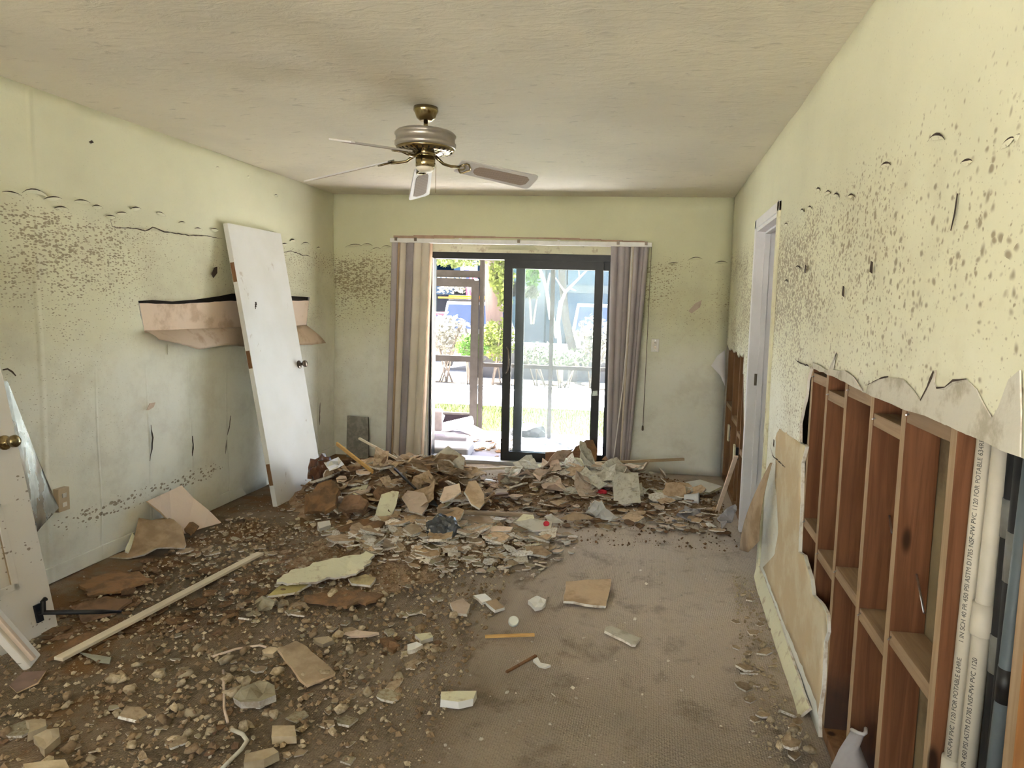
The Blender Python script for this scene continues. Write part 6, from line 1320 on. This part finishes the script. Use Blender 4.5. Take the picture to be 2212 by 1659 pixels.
# cars
def car(name, c, w, h, ln, rz, paint_m, label, roof=None):
    """boxy sport utility seen from behind: body with fenders, cabin, windows, lights, wheels"""
    e_ = empty(name, (c[0], c[1], c[2]), 0); tag(e_, label, 'car'); X, Y, Z = c; hw = w/2
    def loft(name_, secs, mat, bev=.03):
        mb = MB(); vs = []
        for y, pts in secs: vs += [(X+px, Y+y, Z+pz) for px, pz in pts]
        n = len(secs[0][1]); fs = [tuple(range(n))[::-1], tuple((len(secs)-1)*n+i for i in range(n))]
        for j in range(len(secs)-1):
            for i in range(n): a = j*n+i; b = j*n+(i+1) % n; fs.append((a, b, b+n, a+n))
        mb.add(vs, fs); return mb.build(name_, mat, e_, bevel=bev)
    zb = h*.20; zs = h*.56
    lower = lambda s, zt: [(-hw*s, zb), (hw*s, zb), (hw*s, zt*.8), (hw*s*.97, zt), (-hw*s*.97, zt), (-hw*s, zt*.8)]
    bd = loft('body', [(0, lower(.94, zs)), (.12, lower(1, zs)), (ln*.62, lower(1, zs)), (ln*.95, lower(.97, zs*.92)), (ln, lower(.9, zs*.85))], paint_m)
    cab = lambda s, t, zt: [(-hw*s, zs*.98), (hw*s, zs*.98), (hw*t, zt), (-hw*t, zt)]
    cb = loft('cabin', [(.04, cab(.96, .80, zs+.05)), (.28, cab(.96, .78, h)), (ln*.52, cab(.96, .78, h)), (ln*.74, cab(.95, .90, zs+.04))], paint_m)
    gl = plain('car_glass', (.03, .045, .09), .12, 0, .6, var=.1)
    def pane(name_, q, nrm):
        mb = MB(); n_ = Vector(nrm)*.012; P_ = [Vector((X+a, Y+b, Z+d_)) for a, b, d_ in q]; mb.add([p+n_ for p in P_]+[p-n_ for p in P_], [(0, 1, 2, 3), (7, 6, 5, 4), (0, 4, 5, 1), (1, 5, 6, 2), (2, 6, 7, 3), (3, 7, 4, 0)]); return mb.build(name_, gl, e_)
    z0, z1 = zs+.08, h-.10
    yb_ = lambda z: .04+.24*(z-zs-.05)/(h-zs-.05)
    pane('rear_window', [(-hw*.80, yb_(z0), z0), (hw*.80, yb_(z0), z0), (hw*.70, yb_(z1), z1), (-hw*.70, yb_(z1), z1)], (0, -1, .2))
    for s_ in (-1, 1):
        for y0, y1 in ((.42, ln*.28), (ln*.31, ln*.50)): pane('side_window', [(s_*hw*.935, y0, z0), (s_*hw*.935, y1, z0), (s_*hw*.83, y1, z1), (s_*hw*.83, y0, z1)], (s_, 0, .2))
        MB().box((X+s_*hw*.80, Y-.03, Z+zs*.72), (X+s_*hw*.96, Y+.1, Z+zs*.97)).build('tail_light', red, e_, bevel=.01)
        for y in (ln*.18, ln*.80):
            wh = MB(); wh.tube([(X+s_*(hw-.20), Y+y, Z+h*.18), (X+s_*(hw+.01), Y+y, Z+h*.18)], h*.18, 20); wl_ = wh.build('wheel', M['black'], e_, bevel=.01)
            MB().tube([(X+s_*(hw+.005), Y+y, Z+h*.18), (X+s_*(hw+.02), Y+y, Z+h*.18)], h*.10, 14).build('hubcap', M['steel'], wl_)
    MB().box((X-hw*.97, Y-.06, Z+zb-.02), (X+hw*.97, Y+.1, Z+zb+.16)).build('bumper', matte('bumper', (.25, .25, .26), .5), e_, bevel=.02)
    MB().box((X-.18, Y-.012, Z+zs*.55), (X+.18, Y+.02, Z+zs*.55+.11)).build('number_plate', M['white'], e_, bevel=.004)
    if roof:
        for y in (.5, ln*.45): MB().box((X-hw*.78, Y+y-.02, Z+h), (X+hw*.78, Y+y+.02, Z+h+.07)).build('roof_bar', M['black'], e_)
    return e_
cw = plain('white_car_paint', (0.64, 0.64, 0.64), .25, 0, .5, var=.02); cred = plain('red_car_paint', (.55, .03, .04), .3, 0, .5, var=.05)
q = (-5.687,20.5,0.881)
car('white_car', (q[0], q[1], -.50), 1.75, 2.06, 4.6, 0, cw, 'white sport utility car with orange boards on its roof beyond the shrubs', True)
org = matte('orange_boards', (.60, .19, .02), .5, var=.1)
for i, (dx, dz, lab) in enumerate(((-.12, .0, 'orange board lying across the roof of the white car, lower one'), (.16, .055, 'orange board lying across the roof of the white car, upper one'))):
    strip('roof_board', (q[0]-.86+dx, q[1]+.55+.2*i, 1.66+dz), (q[0]+.86+dx, q[1]+.5+.2*i, 1.67+dz), .42, .045, org, lab, 'board', bevel=.012)
q = (-8.138,25.0,0.87)
car('red_car', (q[0]-.3, q[1], -.78), 1.75, 1.9, 4.2, 0, cred, 'red car parked at the far left before the blue building')
q = (-1.578,20.0,1.027)
car('white_truck', (q[0], q[1], -.50), 1.8, 2.1, 4.8, 0, matte('off_white_car_paint', (0.185, 0.185, 0.188), .3, var=.02), 'white car with red lights at the right behind the dusty glass')
# blue building across the street
B1 = matte('blue_stucco', (0.02, 0.045, 0.0775), .85, var=.05, sc_=.7); B2 = matte('turquoise_stucco', (0.0375, 0.0775, 0.0925), .85, var=.05, sc_=.7); B3 = matte('deep_blue_recess', (0.00625, 0.0163, 0.0375), .85, var=.08, sc_=.6); BW = matte('pale_blue_stucco', (0.0775, 0.095, 0.102), .85, var=.04, sc_=.5)
Yb = 32.0
bb = empty('apartment_building', (-8, Yb, -.9)); tag(bb, 'blue apartment building with balconies across the street', 'building')
def bp(name, x0, x1, z0, z1, y0, y1, mat): return MB().box((x0, Yb+y0, z0), (x1, Yb+y1, z1)).build(name, mat, bb)
ax = [-11.18,-10.38,-9.25,-8.54,-7.03,-6.04,-5.05,-4.02,-2.69,-1.52]
az = [3.54,2.68,2.21,1.88,1.6,0.51]
bp('wall', ax[0]-3, ax[9]+4, -.9, 7.0, 1.6, 2.0, B3); bp('floor_slab', ax[0]-3, ax[4]+.6, az[3], az[2]+.35, -.3, 1.6, B1); bp('floor_slab', ax[0]-3, ax[4]+.6, 4.9, 5.4, -.3, 1.6, B1)
for x0, x1, m in ((ax[0]-.6, ax[1]+.05, B2), (ax[2]-.15, ax[2]+.5, B1), (ax[3], ax[3]+.25, B1), (ax[4]-.5, ax[4]+.6, B2)): bp('pillar', x0, x1, -.9, 7, -.3, .1, m)
bp('balcony_wall', ax[1]+.3, ax[2]+.8, az[2], az[1]+.3, -.35, -.2, matte('light_blue_panel', (0.0375, 0.065, 0.09), .8, var=.05)); bp('balcony_wall', ax[2]+1.2, ax[4]-.5, az[2], az[1]+.2, -.35, -.2, matte('mid_blue_panel', (0.025, 0.0525, 0.085), .8, var=.05))
for x in (ax[1]+1.1, ax[3]+.5, ax[4]-.9): w_ = bp('window', x-.45, x+.45, .2, 1.5, 1.5, 1.62, BW); MB().box((x-.38, Yb+1.47, .27), (x+.38, Yb+1.51, 1.43)).build('pane', plain('dark_pane', (.05, .06, .09), .2), w_)
for x in (ax[1]+1.0, ax[3]-.3, ax[4]-.9): w_ = bp('window', x-.45, x+.45, 3.0, 4.5, 1.5, 1.62, BW); MB().box((x-.38, Yb+1.47, 3.07), (x+.38, Yb+1.51, 4.43)).build('pane', plain('dark_pane', (.05, .06, .09), .2), w_)
bp('lattice_panel', ax[2]+.2, ax[2]+1.0, az[2]+.2, az[0]-.2, -.42, -.36, M['white'])
bp('end_wall', ax[5], ax[6], -.9, 7, -.5, 1.6, BW); bp('end_wall', ax[6]+.02, ax[7]-.1, -.9, 7, -.1, 1.6, matte('shaded_blue_wall', (0.0525, 0.0775, 0.095), .85, var=.04)); bp('end_wall', ax[7], ax[9]+4, az[2], 7, -.4, 1.6, matte('sky_blue_wall', (0.045, 0.075, 0.0975), .85, var=.04))
bp('band', ax[7]-.1, ax[9]+4, az[2]-.1, az[2]+.25, -.5, -.38, BW); bp('end_wall', ax[7], ax[9]+4, -.9, az[2]-.1, -.35, 1.6, matte('mid_sky_blue_wall', (0.035, 0.065, 0.095), .85, var=.04))
w_ = bp('window', ax[8]-.1, ax[8]+.8, 3.3, 4.3, -.46, -.38, BW); MB().box((ax[8], Yb-.48, 3.38), (ax[8]+.7, Yb-.45, 4.22)).build('pane', plain('dark_pane', (.05, .06, .09), .2), w_)
bp('roof', ax[0]-4, ax[9]+5, 7.0, 7.4, -1.0, 2.4, matte('roof_trim', (.6, .6, .6)))
# flag hanging from the balcony
q0 = (-8.679,31.4,2.706); fg = empty('hanging_flag', q0); tag(fg, 'striped flag hanging from the balcony of the blue building', 'flag')
MB().tube([(q0[0]-.05, 31.6, q0[2]+.35), (q0[0]+.15, 31.2, q0[2]+.65)], .02, 6).build('pole', M['white'], fg)
for i in range(7):
    mb = MB(); w = .085; vs = []
    for j in range(6):
        z = q0[2]+.25-.30*j; o = .06*math.sin(j*1.1+i*.5)
        vs += [(q0[0]-.15+i*w+j*.035, 31.4+o, z), (q0[0]-.15+(i+1)*w+j*.035, 31.4+o+.01, z)]
    mb.add(vs, [(2*j, 2*j+1, 2*j+3, 2*j+2) for j in range(5)]); mb.build('stripe', matte('flag_red', (.55, .08, .12), .8, var=0) if i % 2 == 0 else M['white'], fg)
MB().box((q0[0]-.15, 31.33, q0[2]-.25), (q0[0]+.12, 31.345, q0[2]+.3)).build('canton', matte('flag_blue', (.05, .08, .28), .8, var=0), fg)
# ---------------------------------------------------------------- labels of the loose rubble: kind, size rank, nearest landmark
MARKS = [(-1.71, 3.63, 'the large cream sheet'), (-.29, 3.6, 'the square brown board piece'), (-.1, 3.1, 'the lone cream strip'), (-.72, 3.27, 'the white bottle cap'), (-.85, 2.58, 'the white edged block'), (-1.5, 2.33, 'the square beige block'), (-1.5, 2.95, 'the mud coated board'), (-1.72, 2.5, 'the olive plaster slab'), (-2.36, 3.1, 'the long trim strip'), (-1.60, 3.12, 'the thin cord'), (-1.12, 4.1, 'the grey plastic bag'), (-1.5, 4.5, 'the standing cream piece'), (-1.33, 4.65, 'the oval board slab'), (-2.1, 5.0, 'the orange stick'), (-2.35, 4.75, 'the big orange slab'), (-1.45, 5.0, 'the triangular pale board'), (-1.0, 4.5, 'the grey brown pole'), (-.85, 4.42, 'the red bottle cap'), (-.45, 5.4, 'the red plastic shard'), (-.45, 4.95, 'the white paper tent'), (-.6, 5.85, 'the draped cream sheet'), (.2, 5.55, 'the square white panel'), (.3, 5.1, 'the clear cup'), (.1, 6.1, 'the tan batten'), (-1.0, 5.4, 'the bluish trim strip'), (-2.72, 4.35, 'the pinkish brown board'), (-2.75, 3.95, 'the crumpled brown sheet'), (-2.6, 2.9, 'the door stop rod'), (-2.62, 4.9, 'the white door'), (.62, 3.3, 'the right wall foot'), (.58, 2.35, 'the grey plastic sheet'), (.5, 4.5, 'the doorway'), (-1.5, 6.1, 'the sliding door sill'), (-1.25, 3.75, 'the half peeled board'), (-.78, 3.78, 'the broad grey sheet'), (-2.35, 2.25, 'the pinkish trim board'), (-1.95, 7.2, 'the stacked foam cushions'), (-2.1, 7.8, 'the screen door'), (-1.45, 7.2, 'the bare patio slab'), (-1.5, 7.85, 'the patio edge')]
NOUN = {'board_fragment': 'board fragment', 'plaster_fragment': 'plaster fragment', 'fibre_flake': 'fibre flake', 'plaster_lump': 'plaster lump', 'mud_lump': 'mud lump', 'plaster_chip': 'plaster chip', 'paper_scrap': 'paper scrap', 'rubble_fragment': 'board fragment', 'rust_chip': 'chip'}
LOOK = (('pale', 'pale'), ('rust coloured', 'rust coloured'), ('brown papered', 'brown papered'), ('muddy', 'muddy'), ('mud coated', 'mud coated'), ('pinkish', 'pinkish'), ('dark brown', 'dark brown'), ('rust brown', 'rust brown'), ('thin brown', 'thin brown'), ('olive grey', 'olive grey'), ('grey', 'grey'), ('cream', 'cream'), ('beige', 'beige'), ('white', 'white'), ('brown', 'brown'))
cells = {}
for o, name, label, cat, group, size in loose:
    x, y = o.location.x, o.location.y
    mx, my, mn = min(MARKS, key=lambda m: (m[0]-x)**2+(m[1]-y)**2)
    ang = math.atan2(y-my, x-mx)                        # seen from the camera: right, behind, left, in front
    side = ('to the right of', 'behind', 'to the left of', 'in front of')[int(((ang+math.pi/4) % (2*math.pi))/(math.pi/2))]
    if math.hypot(x-mx, y-my) < .12: side = 'right next to'
    look = next(b for a, b in LOOK if a in label)
    cells.setdefault((NOUN[name], look, side, mn), []).append((size, o, cat, group))
RANK = ('largest', 'second largest', 'third largest', 'fourth largest', 'fifth largest', 'sixth largest', 'seventh largest', 'eighth largest')
for (noun, look, side, mn), L in cells.items():
    L.sort(key=lambda q: -q[0])
    cat, group = L[0][2:]
    for i, (s_, o, _c, _g) in enumerate(L):
        rk = '' if len(L) == 1 else (RANK[i]+' ' if i < len(RANK) else 'smaller ')
        tag(o, rk+look+' '+noun+' '+side+' '+mn, cat, group)
